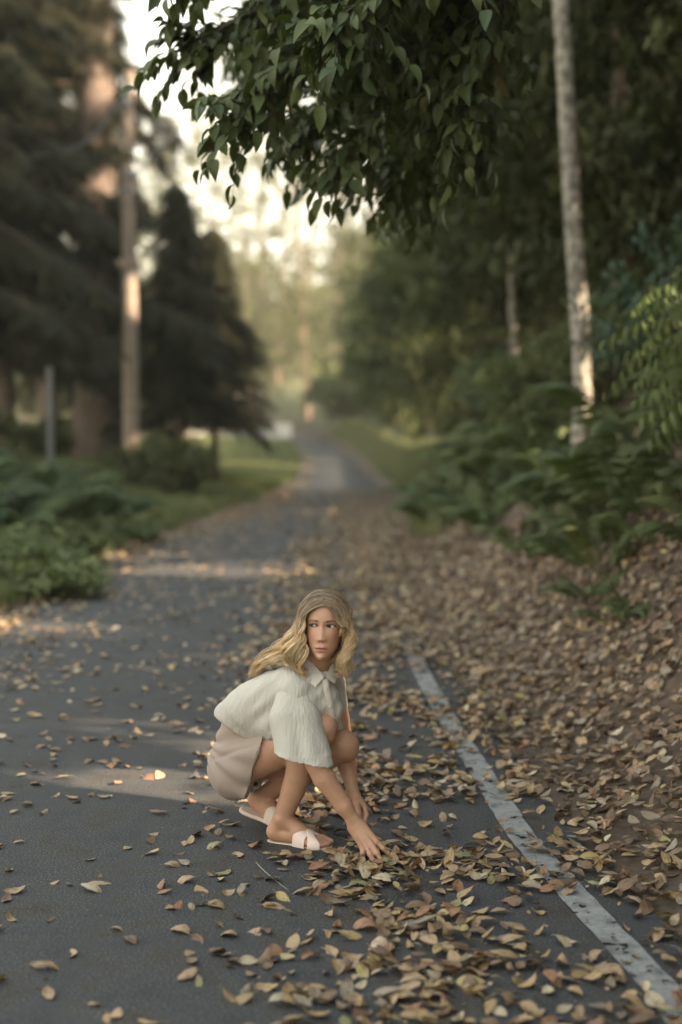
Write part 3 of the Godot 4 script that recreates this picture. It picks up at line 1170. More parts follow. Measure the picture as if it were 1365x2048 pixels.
# ---- shirt
func make_shirt(who: Node3D, a: Vector3, shR: Vector3, elR: Vector3, shL: Vector3, elL: Vector3) -> void:
	var fd := Field.new(Vector3(-0.52, 0.28, -5.32), Vector3(0.12, 0.70, -4.69), 0.0052, 100.0)
	for q in [-1.0, 1.0]:
		fd.chain([Vector3(-0.366, 0.430, -5.115) + a * 0.060 * q, Vector3(-0.285, 0.465, -5.08) + a * 0.075 * q, Vector3(-0.215, 0.510, -5.045) + a * 0.075 * q, Vector3(-0.150, 0.572, -5.01) + a * 0.09 * q], [0.062, 0.086, 0.086, 0.056])
		fd.chain([Vector3(-0.33, 0.40, -5.10) + a * 0.05 * q, Vector3(-0.20, 0.43, -5.01) + a * 0.06 * q, Vector3(-0.085, 0.50, -4.96) + a * 0.07 * q], [0.062, 0.068, 0.058])
	fd.cone(Vector3(-0.14, 0.58, -5.0), Vector3(-0.105, 0.603, -4.99), 0.066, 0.060)
	fd.cone(shR, Vector3(-0.10, 0.59, -4.97), 0.055, 0.055)
	fd.cone(shL, Vector3(-0.10, 0.59, -5.02), 0.055, 0.055)
	fd.cone(Vector3(-0.078, 0.588, -4.925), Vector3(-0.050, 0.48, -4.94), 0.050, 0.060)
	fd.cone(shR, Vector3(-0.158, 0.50, -4.875), 0.052, 0.050)
	fd.chain([shL, Vector3(-0.034, 0.47, -5.125), Vector3(-0.030, 0.36, -5.125)], [0.050, 0.052, 0.056])
	fd.done()
	fd.cut(Vector3(-0.03, 0.375, -5.125), Vector3(0.1, -1.0, 0.0), 0.10, Vector3(-0.03, 0.34, -5.125))
	# the gathered lower edge
	fd.cut(Vector3(-0.385, 0.400, -5.08), Vector3(-0.50, -0.86, 0.0), 0.17, Vector3(-0.38, 0.40, -5.10))
	fd.cut(Vector3(-0.32, 0.368, -5.05), Vector3(0.12, -0.99, 0.0), 0.14, Vector3(-0.32, 0.36, -5.06))
	# neck opening and the open V below it
	fd.carve(Vector3(-0.078, 0.622, -4.975), Vector3(-0.066, 0.70, -4.95), 0.056, 0.060)
	fd.carve(Vector3(-0.072, 0.69, -4.915), Vector3(-0.056, 0.592, -4.862), 0.046, 0.014)
	var o := Soup.new()
	var sp := Vector3(0.73, 0.61, 0.34).normalized()
	fd.into(o, func(p: Vector3, _n: Vector3) -> Array:
		return [Color.WHITE, Vector2(p.x, p.y)],
		func(p: Vector3, n: Vector3) -> Vector3:
			var d := p - Vector3(-0.35, 0.40, -5.11)
			var al := d.dot(sp)
			var ar := d.dot(a)
			var f := 0.0022 * sin(al * 70.0 + ar * 26.0 + 4.0 * wave.get_noise_3dv(p * 14.0)) * smoothstep(0.0, 0.12, al) * (0.6 + 0.6 * wave.get_noise_3dv(p * 22.0))
			f += 0.0045 * wave.get_noise_3dv(Vector3(al * 60.0, ar * 18.0, n.y * 6.0))
			f += 0.0019 * wave.get_noise_3dv(Vector3(p.x * 2400.0 - p.y * 700.0, p.y * 500.0 + p.x * 300.0, p.z * 2200.0))
			var s2 := p - Vector3(-0.165, 0.56, -4.905)
			f += 0.0028 * sin((s2.x - s2.y) * 85.0 + 2.0 * wave.get_noise_3dv(p * 16.0)) * bell(s2.length() - 0.12, 0.04)
			f += 0.003 * sin(ar * 90.0 + 3.0 * wave.get_noise_3dv(p * 20.0)) * (1.0 - smoothstep(0.02, 0.09, al))
			return p + n * f)
	var shirt := part("shirt", o.mesh(WHO), mats.shirt, who)
	# the near sleeve, wide, cut straight at the hem and open below
	var sf := Field.new(Vector3(-0.30, 0.26, -4.99), Vector3(0.03, 0.64, -4.68), 0.0046, 170.0)
	for q in [-1.0, 1.0]:
		sf.chain([Vector3(-0.163, 0.560, -4.905) + Vector3(0.006, 0, 0) * q, Vector3(-0.158, 0.470, -4.858) + Vector3(0.024, 0, 0) * q, Vector3(-0.122, 0.31, -4.795) + Vector3(0.030, 0, 0) * q], [0.052, 0.062, 0.068])
	sf.done()
	sf.cut(Vector3(-0.131, 0.340, -4.80), Vector3(-0.20, -1.0, 0.0))
	sf.carve(Vector3(-0.137, 0.38, -4.818), Vector3(-0.122, 0.27, -4.785), 0.050, 0.066)
	var so := Soup.new()
	sf.into(so, func(p: Vector3, _n: Vector3) -> Array: return [Color.WHITE, Vector2(p.x, p.y)],
		func(p: Vector3, n: Vector3) -> Vector3:
			var s2 := p - Vector3(-0.165, 0.56, -4.905)
			var f := 0.0040 * sin(s2.x * 88.0 + s2.y * 20.0 + 3.5 * wave.get_noise_3dv(p * 13.0)) * smoothstep(0.08, 0.2, -s2.y) * smoothstep(0.343, 0.375, p.y)
			f += 0.0035 * wave.get_noise_3dv(p * Vector3(260, 140, 260)) + 0.0019 * wave.get_noise_3dv(p * Vector3(2600, 420, 2600))
			f += 0.004 * bell(p.y - 0.36, 0.004) * 0.3
			return p + n * f)
	part("sleeve", so.mesh(WHO), mats.sleeve, shirt)
	# collar: two pointed leaves of cloth and the button band below
	var leaves := {
		"collar": [[Vector3(-0.122, 0.672, -4.960), Vector3(-0.056, 0.614, -4.872), Vector3(-0.088, 0.580, -4.858), Vector3(-0.142, 0.612, -4.908)], [Vector3(-0.028, 0.655, -4.950), Vector3(-0.053, 0.614, -4.872), Vector3(-0.022, 0.588, -4.872), Vector3(-0.004, 0.612, -4.950)]],
	}
	for called in leaves:
		for q in leaves[called]:
			var leaf := Soup.new()
			var front := []
			var rear := []
			for i in 13:
				var u := i / 12.0
				var rf := PackedVector3Array()
				var rb := PackedVector3Array()
				for k in 9:
					var w := k / 8.0
					var p: Vector3 = (q[0] as Vector3).lerp(q[1], u).lerp((q[3] as Vector3).lerp(q[2], u), w)
					var bulge := 0.0045 * sin(w * PI) * sin(u * PI * 0.8 + 0.3)
					p += Vector3(-0.25, 0.25, 0.93) * (bulge + 0.002)
					var edge := minf(minf(u, 1.0 - u), minf(w, 1.0 - w))
					var thick := 0.0016 * smoothstep(0.0, 0.08, edge)
					rf.append(p + Vector3(0, 0.1, 1.0) * thick)
					rb.append(p - Vector3(0, 0.1, 1.0) * thick)
				front.append(rf)
				rear.append(rb)
			leaf.grid(front, [], false, 1.0)
			if leaf.n[60].z < 0.0:
				leaf = Soup.new()
				leaf.grid(front, [], false, -1.0)
				leaf.grid(rear, [], false, 1.0)
			else:
				leaf.grid(rear, [], false, -1.0)
			part(called, leaf.mesh(WHO), mats.trim, shirt)
	var band := Soup.new()
	var pts := curve_points([Vector3(-0.056, 0.604, -4.872), Vector3(-0.048, 0.561, -4.864), Vector3(-0.037, 0.512, -4.868), Vector3(-0.029, 0.451, -4.885)], 12)
	var rws := []
	for p in pts:
		rws.append(PackedVector3Array([p + Vector3(-0.011, -0.002, -0.006), p + Vector3(-0.0105, 0, 0.0), p + Vector3(0.0, 0.001, 0.0015), p + Vector3(0.0095, 0.002, 0.0), p + Vector3(0.010, 0, -0.006)]))
	band.grid(rws, [], false, 1.0)
	part("placket", band.mesh(WHO), mats.trim, shirt)
	for q in [3, 8]:
		var b := Soup.new()
		b.tube(PackedVector3Array([pts[q] + Vector3(0, 0, 0.002), pts[q] + Vector3(-0.001, 0.001, 0.0085)]), PackedFloat32Array([0.0048, 0.0042]), 12)
		part("button", b.mesh(WHO), mats.button, shirt)


# ---- shorts
func make_shorts(who: Node3D, hipR: Vector3, kneeR: Vector3, hipL: Vector3, kneeL: Vector3) -> void:
	var fd := Field.new(Vector3(-0.56, 0.08, -5.37), Vector3(-0.12, 0.50, -4.88), 0.0048, 150.0)
	var dR := (kneeR - hipR).normalized()
	var dL := (kneeL - hipL).normalized()
	fd.cone(Vector3(-0.378, 0.245, -5.07), hipR + dR * 0.26, 0.108, 0.096)
	fd.cone(Vector3(-0.362, 0.235, -5.19), hipL + dL * 0.24, 0.106, 0.094)
	fd.cone(Vector3(-0.372, 0.255, -5.08), Vector3(-0.342, 0.43, -5.085), 0.104, 0.083)
	fd.cone(Vector3(-0.360, 0.245, -5.19), Vector3(-0.332, 0.43, -5.15), 0.104, 0.083)
	fd.cone(hipR + Vector3(0.015, -0.03, 0.02), hipR + Vector3(0.075, -0.035, 0.03), 0.085, 0.072)
	fd.cone(Vector3(-0.40, 0.215, -5.02), Vector3(-0.335, 0.182, -4.99), 0.055, 0.034)
	fd.done()
	fd.cut(Vector3(-0.300, 0.29, -4.95), Vector3(0.94, -0.30, 0.10), 0.22, Vector3(-0.30, 0.27, -4.95))
	fd.cut(Vector3(-0.262, 0.29, -5.15), Vector3(0.94, -0.24, 0.10))
	fd.carve(hipR + dR * 0.05, hipR + dR * 0.34, 0.072, 0.081)
	fd.carve(hipL + dL * 0.05, hipL + dL * 0.34, 0.072, 0.081)
	var o := Soup.new()
	var k := Vector3(-0.40, 0.34, -5.0)
	fd.into(o, func(p: Vector3, _n: Vector3) -> Color: return Color.WHITE * (1.0 + 0.05 * wave.get_noise_3dv(p * 40.0)),
		func(p: Vector3, n: Vector3) -> Vector3:
			# creases fan out from the front of the hip
			var d := p - k
			var ang := atan2(d.y + 0.02, d.x + 0.10)
			var f := 0.0055 * sin(ang * 11.0 + 5.0 * wave.get_noise_3dv(p * 9.0)) * bell(d.length() - 0.10, 0.06)
			f -= 0.007 * bell((d.y + 0.020) + d.x * -0.45, 0.006) * smoothstep(-0.10, -0.04, d.x) * (1.0 - smoothstep(0.06, 0.12, d.x))
			f += 0.003 * wave.get_noise_3dv(p * 30.0)
			return p + n * f)
	var sh := part("shorts", o.mesh(WHO), mats.shorts, who)
	# waistband and its loop
	var wb := Soup.new()
	var rows := []
	var c := Vector3(-0.352, 0.385, -5.118)
	var up := Vector3(0.22, 0.97, 0.10).normalized()
	var a1 := up.cross(Vector3(0, 0, 1)).normalized()
	var a2 := a1.cross(up).normalized()
	for r in [[0.0, -0.020], [0.005, -0.019], [0.006, 0.0], [0.005, 0.018], [0.0, 0.020]]:
		var row := PackedVector3Array()
		for j in 48:
			var ph := TAU * j / 48.0
			row.append(c + up * r[1] + (a1 * cos(ph) * (0.079 + r[0]) + a2 * sin(ph) * (0.112 + r[0])))
		rows.append(row)
	wb.grid(rows, [], true, 1.0)
	part("waistband", wb.mesh(WHO), mats.shorts, sh)


# ---- hair: a cap of combed strands, then locks that fall in waves
func hair_colour(t: float, s: float) -> Color:
	var c := Color(0.165, 0.110, 0.066).lerp(Color(0.43, 0.295, 0.155), smoothstep(0.20, 0.58, t))
	c = c.lerp(Color(0.62, 0.46, 0.265), smoothstep(0.45, 1.0, t) * 0.55)
	return c * (0.50 + 1.0 * s)


func strand(o: Soup, head: Transform3D, ctrl: Array, r: float, wavy: float, phase: float, curl_from: float, shade: float, steps := 30) -> void:
	var pts := curve_points(ctrl, steps)
	var out := PackedVector3Array()
	var rad := PackedFloat32Array()
	var cols := PackedColorArray()
	for i in pts.size():
		var t := float(i) / steps
		var w := wavy * smoothstep(curl_from, curl_from + 0.25, t) * (1.0 - 0.45 * smoothstep(0.8, 1.0, t))
		var tang := (pts[mini(i + 1, steps)] - pts[maxi(i - 1, 0)]).normalized()
		var outw := (pts[i] - Vector3(0, pts[i].y, -0.01)).normalized()
		var sd := tang.cross(outw).normalized()
		var q := t * 15.5 + phase
		out.append(head * (pts[i] + sd * sin(q) * w + outw * (cos(q) * w * 1.0)))
		rad.append(r * (0.5 + 0.5 * sin(clampf(t * 1.15 + 0.1, 0.0, 1.0) * PI)) * (1.0 if t < 0.8 else lerpf(1.0, 0.25, (t - 0.8) / 0.2)))
		cols.append(hair_colour(t, shade))
	o.tube(out, rad, 4, cols, false)


func make_hair(head: Transform3D, who: Node3D) -> void:
	var rg := RandomNumberGenerator.new()
	rg.seed = 77
	var o := Soup.new()
	# scalp under the strands
	var rows := []
	var cols := []
	for i in 22:
		var y := lerpf(0.1225, -0.10, i / 21.0)
		var row := PackedVector3Array()
		var cr := PackedColorArray()
		for j in 41:
			var f := j / 40.0
			var open := lerpf(0.50, 1.12, smoothstep(0.075, 0.02, y)) if y < 0.085 else 0.0
			var ph := lerpf(open, TAU - open, f)
			var yy := clampf(y, -0.1, 0.1185)
			var w := smoothed(FACE_W, maxf(yy, -0.02)) + 0.004
			var z := cos(ph)
			var depth := (smoothed(FACE_F, maxf(yy, 0.0)) if z > 0.0 else smoothed(FACE_B, maxf(yy, 0.0))) + 0.004
			row.append(head * Vector3(sin(ph) * w, y, z * depth))
			cr.append(hair_colour(0.12, 0.55))
		rows.append(row)
		cols.append(cr)
	o.grid(rows, cols, false, -1.0)
	# guides per side, from the parting outwards: each list of points is one lock's path (head axes)
	var left := [
		[Vector3(0.0022, 0.072, 0.090), Vector3(-0.030, 0.058, 0.092), Vector3(-0.056, 0.032, 0.078), Vector3(-0.060, 0.002, 0.072), Vector3(-0.058, -0.030, 0.072), Vector3(-0.070, -0.065, 0.070), Vector3(-0.064, -0.105, 0.064), Vector3(-0.058, -0.150, 0.050), Vector3(-0.050, -0.172, 0.050)],
		[Vector3(0.0022, 0.098, 0.066), Vector3(-0.038, 0.086, 0.066), Vector3(-0.072, 0.050, 0.048), Vector3(-0.084, 0.008, 0.040), Vector3(-0.092, -0.035, 0.046), Vector3(-0.100, -0.072, 0.052), Vector3(-0.098, -0.112, 0.052), Vector3(-0.086, -0.142, 0.056), Vector3(-0.060, -0.150, 0.064)],
		[Vector3(0.0022, 0.122, 0.026), Vector3(-0.045, 0.108, 0.026), Vector3(-0.080, 0.066, 0.018), Vector3(-0.090, 0.020, 0.010), Vector3(-0.104, -0.030, 0.012), Vector3(-0.116, -0.070, 0.016), Vector3(-0.132, -0.100, 0.006), Vector3(-0.150, -0.118, 0.0), Vector3(-0.160, -0.128, -0.002)],
		[Vector3(0.0022, 0.125, -0.012), Vector3(-0.045, 0.112, -0.018), Vector3(-0.080, 0.068, -0.026), Vector3(-0.094, 0.010, -0.026), Vector3(-0.118, -0.040, -0.024), Vector3(-0.150, -0.080, -0.026), Vector3(-0.186, -0.110, -0.034), Vector3(-0.220, -0.146, -0.044), Vector3(-0.252, -0.186, -0.054)],
		[Vector3(0.0022, 0.112, -0.055), Vector3(-0.035, 0.098, -0.066), Vector3(-0.064, 0.050, -0.080), Vector3(-0.086, -0.005, -0.080), Vector3(-0.128, -0.045, -0.072), Vector3(-0.166, -0.072, -0.066), Vector3(-0.206, -0.104, -0.072), Vector3(-0.240, -0.146, -0.078), Vector3(-0.268, -0.190, -0.084)],
	]
	var right := [
		[Vector3(-0.0022, 0.072, 0.090), Vector3(0.024, 0.062, 0.094), Vector3(0.040, 0.036, 0.092), Vector3(0.054, 0.012, 0.088), Vector3(0.074, -0.004, 0.074), Vector3(0.084, -0.022, 0.056), Vector3(0.078, -0.070, 0.048), Vector3(0.072, -0.112, 0.046), Vector3(0.070, -0.150, 0.046)],
		[Vector3(-0.0022, 0.098, 0.066), Vector3(0.036, 0.088, 0.068), Vector3(0.064, 0.056, 0.064), Vector3(0.080, 0.018, 0.058), Vector3(0.088, -0.008, 0.050), Vector3(0.082, -0.046, 0.044), Vector3(0.077, -0.088, 0.046), Vector3(0.080, -0.124, 0.046), Vector3(0.072, -0.158, 0.042)],
		[Vector3(-0.0022, 0.122, 0.026), Vector3(0.044, 0.110, 0.028), Vector3(0.076, 0.070, 0.026), Vector3(0.088, 0.024, 0.022), Vector3(0.090, -0.020, 0.020), Vector3(0.086, -0.062, 0.022), Vector3(0.089, -0.090, 0.024), Vector3(0.084, -0.116, 0.026), Vector3(0.094, -0.136, 0.030)],
		[Vector3(-0.0022, 0.125, -0.012), Vector3(0.044, 0.112, -0.018), Vector3(0.076, 0.068, -0.028), Vector3(0.086, 0.012, -0.032), Vector3(0.086, -0.045, -0.024), Vector3(0.084, -0.090, -0.006), Vector3(0.080, -0.125, 0.010), Vector3(0.076, -0.150, 0.016), Vector3(0.072, -0.170, 0.018)],
		[Vector3(-0.0022, 0.112, -0.055), Vector3(0.034, 0.098, -0.066), Vector3(0.058, 0.050, -0.082), Vector3(0.062, -0.010, -0.086), Vector3(0.048, -0.070, -0.070), Vector3(0.030, -0.115, -0.050), Vector3(0.010, -0.140, -0.050), Vector3(-0.02, -0.160, -0.060), Vector3(-0.05, -0.170, -0.070)],
	]
	for sd in [left, right]:
		var locks := 24
		for l in locks:
			var g = (l + rg.randf_range(0.1, 0.9)) / locks * (sd.size() - 1)
			var q := mini(int(g), sd.size() - 2)
			var f = g - q
			var shade := clampf(0.5 + rg.randfn(0.0, 0.30), 0.0, 1.0)
			var phase = g * 1.5 + rg.randf_range(-0.6, 0.6)
			var depth := rg.randf_range(-0.013, 0.012)
			var wavy := rg.randf_range(0.015, 0.025)
			for st in 38:
				var fj: float = f + rg.randfn(0.0, 0.05)
				var ctrl := []
				for k in sd[q].size():
					var p: Vector3 = (sd[q][k] as Vector3).lerp(sd[q + 1][k], clampf(fj, -0.12, 1.12))
					var spread: float = 0.0009 + 0.0022 * k / 8.0
					var outw := Vector3(p.x, p.y * 0.4, p.z).normalized()
					p += outw * (depth * k / 8.0 + 0.002) + Vector3(rg.randfn(0, spread), rg.randfn(0, spread), rg.randfn(0, spread))
					ctrl.append(p)
				strand(o, head, ctrl, rg.randf_range(0.0010, 0.0021), wavy * rg.randf_range(0.85, 1.15), phase + rg.randfn(0.0, 0.12), 0.33, clampf(shade + rg.randfn(0.0, 0.24), 0.0, 1.25))
	# loose flyaway hairs
	for i in 210:
		var sd: Array = left if i % 2 else right
		var q := rg.randi_range(0, 3)
		var ctrl := []
		for k in 9:
			var p: Vector3 = (sd[q][k] as Vector3).lerp(sd[q + 1][k], rg.randf())
			ctrl.append(p + Vector3(p.x, 0.0, p.z).normalized() * (0.004 + 0.010 * k / 8.0 * rg.randf()) + Vector3(rg.randfn(0, 0.004), rg.randfn(0, 0.004), rg.randfn(0, 0.003)))
		strand(o, head, ctrl, 0.0009, 0.012, rg.randf() * TAU, 0.35, 0.95, 26)
	part("hair", o.mesh(WHO), mats.hair, who)

# ---------------------------------------------------------------- plants
var sprays := {}
const ORDER := ["first", "second", "third", "fourth", "fifth", "sixth", "seventh", "eighth", "ninth", "tenth", "eleventh", "twelfth", "thirteenth", "fourteenth", "fifteenth", "sixteenth", "seventeenth", "eighteenth", "nineteenth", "twentieth", "twenty-first", "twenty-second", "twenty-third", "twenty-fourth", "twenty-fifth", "twenty-sixth", "twenty-seventh", "twenty-eighth", "twenty-ninth", "thirtieth", "thirty-first", "thirty-second", "thirty-third", "thirty-fourth", "thirty-fifth", "thirty-sixth", "thirty-seventh", "thirty-eighth", "thirty-ninth", "fortieth"]


# one leaf along +z from the origin, face up: rows of points over a folded, curling blade
func leaf_blade(o: Soup, x: Transform3D, length: float, width: float, fold: float, curl: float, rows: int, tint := Color.WHITE, twist := 0.0, cols := 3) -> void:
	var grid := []
	var cc := []
	var p := Vector3.ZERO
	var pitch := 0.0
	for i in rows + 1:
		var u := float(i) / rows
		var w := width * 0.5 * pow(sin(PI * pow(clampf(u, 0.0, 1.0), 0.82)), 0.85) * (1.0 - 0.25 * u) + 0.0004
		var row := PackedVector3Array()
		var cr := PackedColorArray()
		for j in cols:
			var s := 2.0 * j / (cols - 1) - 1.0
			var lift := absf(s) * w * fold
			var a := twist * u
			row.append(x * (p + Vector3(s * w * cos(a), lift + s * w * sin(a), 0.0)))
			cr.append(tint * (1.12 if absf(s) < 0.01 else 1.0))
		grid.append(row)
		cc.append(cr)
		pitch += curl / rows
		p += Vector3(0, sin(pitch), cos(pitch)) * length / rows
	o.grid(grid, cc, false, -1.0)


func make_sprays() -> void:
	var rg := RandomNumberGenerator.new()
	rg.seed = 5
	# a twig of broad leaves, about 0.5 m
	var o := Soup.new()
	for i in 18:
		var t := i / 17.0
		var b := Basis(Vector3.UP, rg.randf_range(-1.5, 1.5) + (PI * 0.25 if i % 2 else -PI * 0.25)) * Basis(Vector3.RIGHT, rg.randf_range(-0.1, 0.9))
		leaf_blade(o, Transform3D(b, Vector3(rg.randfn(0, 0.05), rg.randfn(0, 0.06), t * 0.45 - 0.22)), rg.randf_range(0.09, 0.15), rg.randf_range(0.045, 0.06), 0.25, -0.5, 2, Color.WHITE * rg.randf_range(0.75, 1.25))
	sprays.broad = o.mesh()
	# a larger, coarser clump for trees far off
	o = Soup.new()
	for i in 16:
		var b := Basis(Vector3.UP, rg.randf() * TAU) * Basis(Vector3.RIGHT, rg.randf_range(-0.4, 1.0))
		leaf_blade(o, Transform3D(b, Vector3(rg.randfn(0, 0.22), rg.randfn(0, 0.18), rg.randfn(0, 0.22))), rg.randf_range(0.22, 0.36), rg.randf_range(0.12, 0.2), 0.2, -0.4, 2, Color.WHITE * rg.randf_range(0.7, 1.3))
	sprays.far = o.mesh()
	# a drooping conifer spray, about 0.7 m: flat side shoots along a twig
	o = Soup.new()
	for i in 26:
		var t := i / 25.0
		for s in [-1.0, 1.0]:
			var b := Basis(Vector3.UP, s * rg.randf_range(0.7, 1.1)) * Basis(Vector3.RIGHT, rg.randf_range(-0.1, 0.55))
			leaf_blade(o, Transform3D(b, Vector3(rg.randfn(0, 0.012), -0.22 * t * t + rg.randfn(0, 0.02), t * 0.7)), lerpf(0.30, 0.08, t) * rg.randf_range(0.7, 1.2), 0.034, 0.1, -0.5, 2, Color.WHITE * rg.randf_range(0.7, 1.2))
	sprays.conifer = o.mesh()
	# fern frond: an arching rib with pinnae on both sides, 1 m
	o = Soup.new()
	var rib := PackedVector3Array()
	var rr := PackedFloat32Array()
	for i in 15:
		var t := i / 14.0
		rib.append(Vector3(0, 0.62 * sin(t * 1.9) - 0.22 * t * t, t * 0.92))
		rr.append(lerpf(0.006, 0.0015, t))
	o.tube(rib, rr, 4, PackedColorArray(), false)
	for i in 30:
		var t := 0.16 + 0.83 * i / 29.0
		var at := Vector3(0, 0.62 * sin(t * 1.9) - 0.22 * t * t, t * 0.92)
		var slope := atan2(0.62 * 1.9 * cos(t * 1.9) - 0.44 * t, 0.92)
		for s in [-1.0, 1.0]:
			var b := Basis(Vector3.RIGHT, -slope) * Basis(Vector3.UP, s * 1.15) * Basis(Vector3.RIGHT, rg.randf_range(0.05, 0.4))
			leaf_blade(o, Transform3D(b, at), 0.24 * sin(PI * pow(t, 0.7)) + 0.02, 0.040, 0.15, -0.6, 3, Color.WHITE * rg.randf_range(0.8, 1.2))
	sprays.frond = o.mesh()
	# a leafy shoot of low ground cover, 0.2 m
	o = Soup.new()
	for i in 14:
		var b := Basis(Vector3.UP, rg.randf() * TAU) * Basis(Vector3.RIGHT, rg.randf_range(-1.0, 0.1))
		leaf_blade(o, Transform3D(b, Vector3(rg.randfn(0, 0.02), rg.randf_range(0.02, 0.14), rg.randfn(0, 0.02))), rg.randf_range(0.06, 0.12), rg.randf_range(0.03, 0.05), 0.25, -0.9, 3, Color.WHITE * rg.randf_range(0.75, 1.25))
	sprays.low = o.mesh()
	# a tuft of grass, 0.25 m
	o = Soup.new()
	for i in 16:
		var b := Basis(Vector3.UP, rg.randf() * TAU) * Basis(Vector3.RIGHT, rg.randf_range(-1.45, -0.8))
		leaf_blade(o, Transform3D(b, Vector3(rg.randfn(0, 0.04), -0.01, rg.randfn(0, 0.04))), rg.randf_range(0.14, 0.30), 0.009, 0.3, 0.9, 3, Color.WHITE * rg.randf_range(0.7, 1.3))
	sprays.grass = o.mesh()
	# a shoot of long lance leaves for the shrub at the right edge
	o = Soup.new()
	for i in 12:
		var t := i / 11.0
		var b := Basis(Vector3.UP, (1.0 if i % 2 else -1.0) * rg.randf_range(0.5, 1.1)) * Basis(Vector3.RIGHT, rg.randf_range(0.1, 0.8))
		leaf_blade(o, Transform3D(b, Vector3(rg.randfn(0, 0.01), 0.06 * sin(t * 3.0), t * 0.5)), rg.randf_range(0.13, 0.19), rg.randf_range(0.04, 0.055), 0.25, -0.8, 4, Color.WHITE * rg.randf_range(0.8, 1.2))
	sprays.lance = o.mesh()


# the gaps in the leaves that let sunbeams through: where a beam through p would reach the road
const BEAMS := [[-0.80, -14.2, 1.7, 0.40], [1.05, -15.0, 0.5, 0.30], [-1.02, -5.74, 0.36, 0.20], [-0.86, -5.57, 0.10, 0.10], [-1.9, -33.5, 1.3, 0.55], [-1.6, -36.5, 0.8, 0.4], [0.62, -25.5, 0.45, 0.5], [-2.5, -10.4, 0.4, 0.25], [1.05, -6.4, 0.05, 0.05], [-11.4, -31.5, 0.7, 0.6], [-6.15, -29.0, 0.1, 0.15], [-23.2, -42.1, 0.5, 0.5], [-19.0, -40.2, 0.25, 0.3], [-3.0, -12.9, 0.01, 0.01], [-2.45, -15.8, 0.3, 0.22]]


func in_beam(p: Vector3, margin := 0.52) -> bool:
	var t := p.y / SUN.y
	var gx := p.x - SUN.x * t
	var gz := p.z - SUN.z * t
	for b in BEAMS:
		var ex: float = (gx - b[0]) / (b[2] + margin)
		var ez: float = (gz - b[1]) / (b[3] + margin)
		if ex * ex + ez * ez < 1.0 + 0.4 * wave.get_noise_2d(gx * 90.0, gz * 90.0):
			return true
	return false


func bars_beam(a: Vector3, b: Vector3, margin := 0.10) -> bool:   # would a stem from a to b stand in one of those beams?
	for i in 25:
		if in_beam(a.lerp(b, i / 24.0), margin):
			return true
	return false


func clear_of_beams(x: float, d: float, h: float) -> Vector3:      # the nearest spot along the road where a trunk lets them pass
	for i in 12:
		var dd := d + 0.45 * ((i + 1) / 2) * (1.0 if i % 2 else -1.0)
		var p := put(x, dd)
		if not bars_beam(p, p + Vector3(0, h, 0)):
			return p
	return put(x, d)


# sprays spread through lobes of a crown
func crown_places(rg: RandomNumberGenerator, centre: Vector3, size: Vector3, lobes: int, per: int, scale: float, gaps := true, droop := 0.0) -> Array:
	var out := []
	for l in lobes:
		var d := Vector3(rg.randfn(0, 1), rg.randfn(0, 1), rg.randfn(0, 1)).normalized() * pow(rg.randf(), 0.4)
		var c := centre + d * size
		var r := rg.randf_range(0.22, 0.42)
		for i in per:
			var e := Vector3(rg.randfn(0, 1), rg.randfn(0, 0.8), rg.randfn(0, 1)) * 0.55
			var p := c + e * size * r
			if gaps and in_beam(p):
				continue
			var b := Basis(Vector3.UP, rg.randf() * TAU) * Basis(Vector3.RIGHT, rg.randf_range(-0.5, 0.7) + droop)
			out.append(Transform3D(b.scaled(Vector3.ONE * scale * rg.randf_range(0.7, 1.3)), p))
	return out


func tints(rg: RandomNumberGenerator, n: int, a: Color, b: Color) -> PackedColorArray:
	var out := PackedColorArray()
	for i in n:
		out.append(a.lerp(b, rg.randf()) * rg.randf_range(0.8, 1.2))
	return out


func trunk_mesh(pts: Array, radii: Array, steps := 14, sides := 12, flare := 0.0) -> ArrayMesh:
	var path := curve_points(pts, steps)
	var rad := PackedFloat32Array()
	for i in path.size():
		var f := float(i) / steps * (radii.size() - 1)
		var k := mini(int(f), radii.size() - 2)
		var r := lerpf(radii[k], radii[k + 1], f - k)
		rad.append(r * (1.0 + flare * exp(-i * 1.2)))
	var o := Soup.new()
	o.tube(path, rad, sides)
	return o.mesh()


func limb(o: Soup, a: Vector3, b: Vector3, ra: float, rb: float, sag := 0.0, sides := 6) -> void:
	var m := (a + b) * 0.5 + Vector3(0, sag, 0)
	var pts := curve_points([a, m, b], 6)
	var rad := PackedFloat32Array()
	for i in 7:
		rad.append(lerpf(ra, rb, i / 6.0))
	o.tube(pts, rad, sides, PackedColorArray(), false)


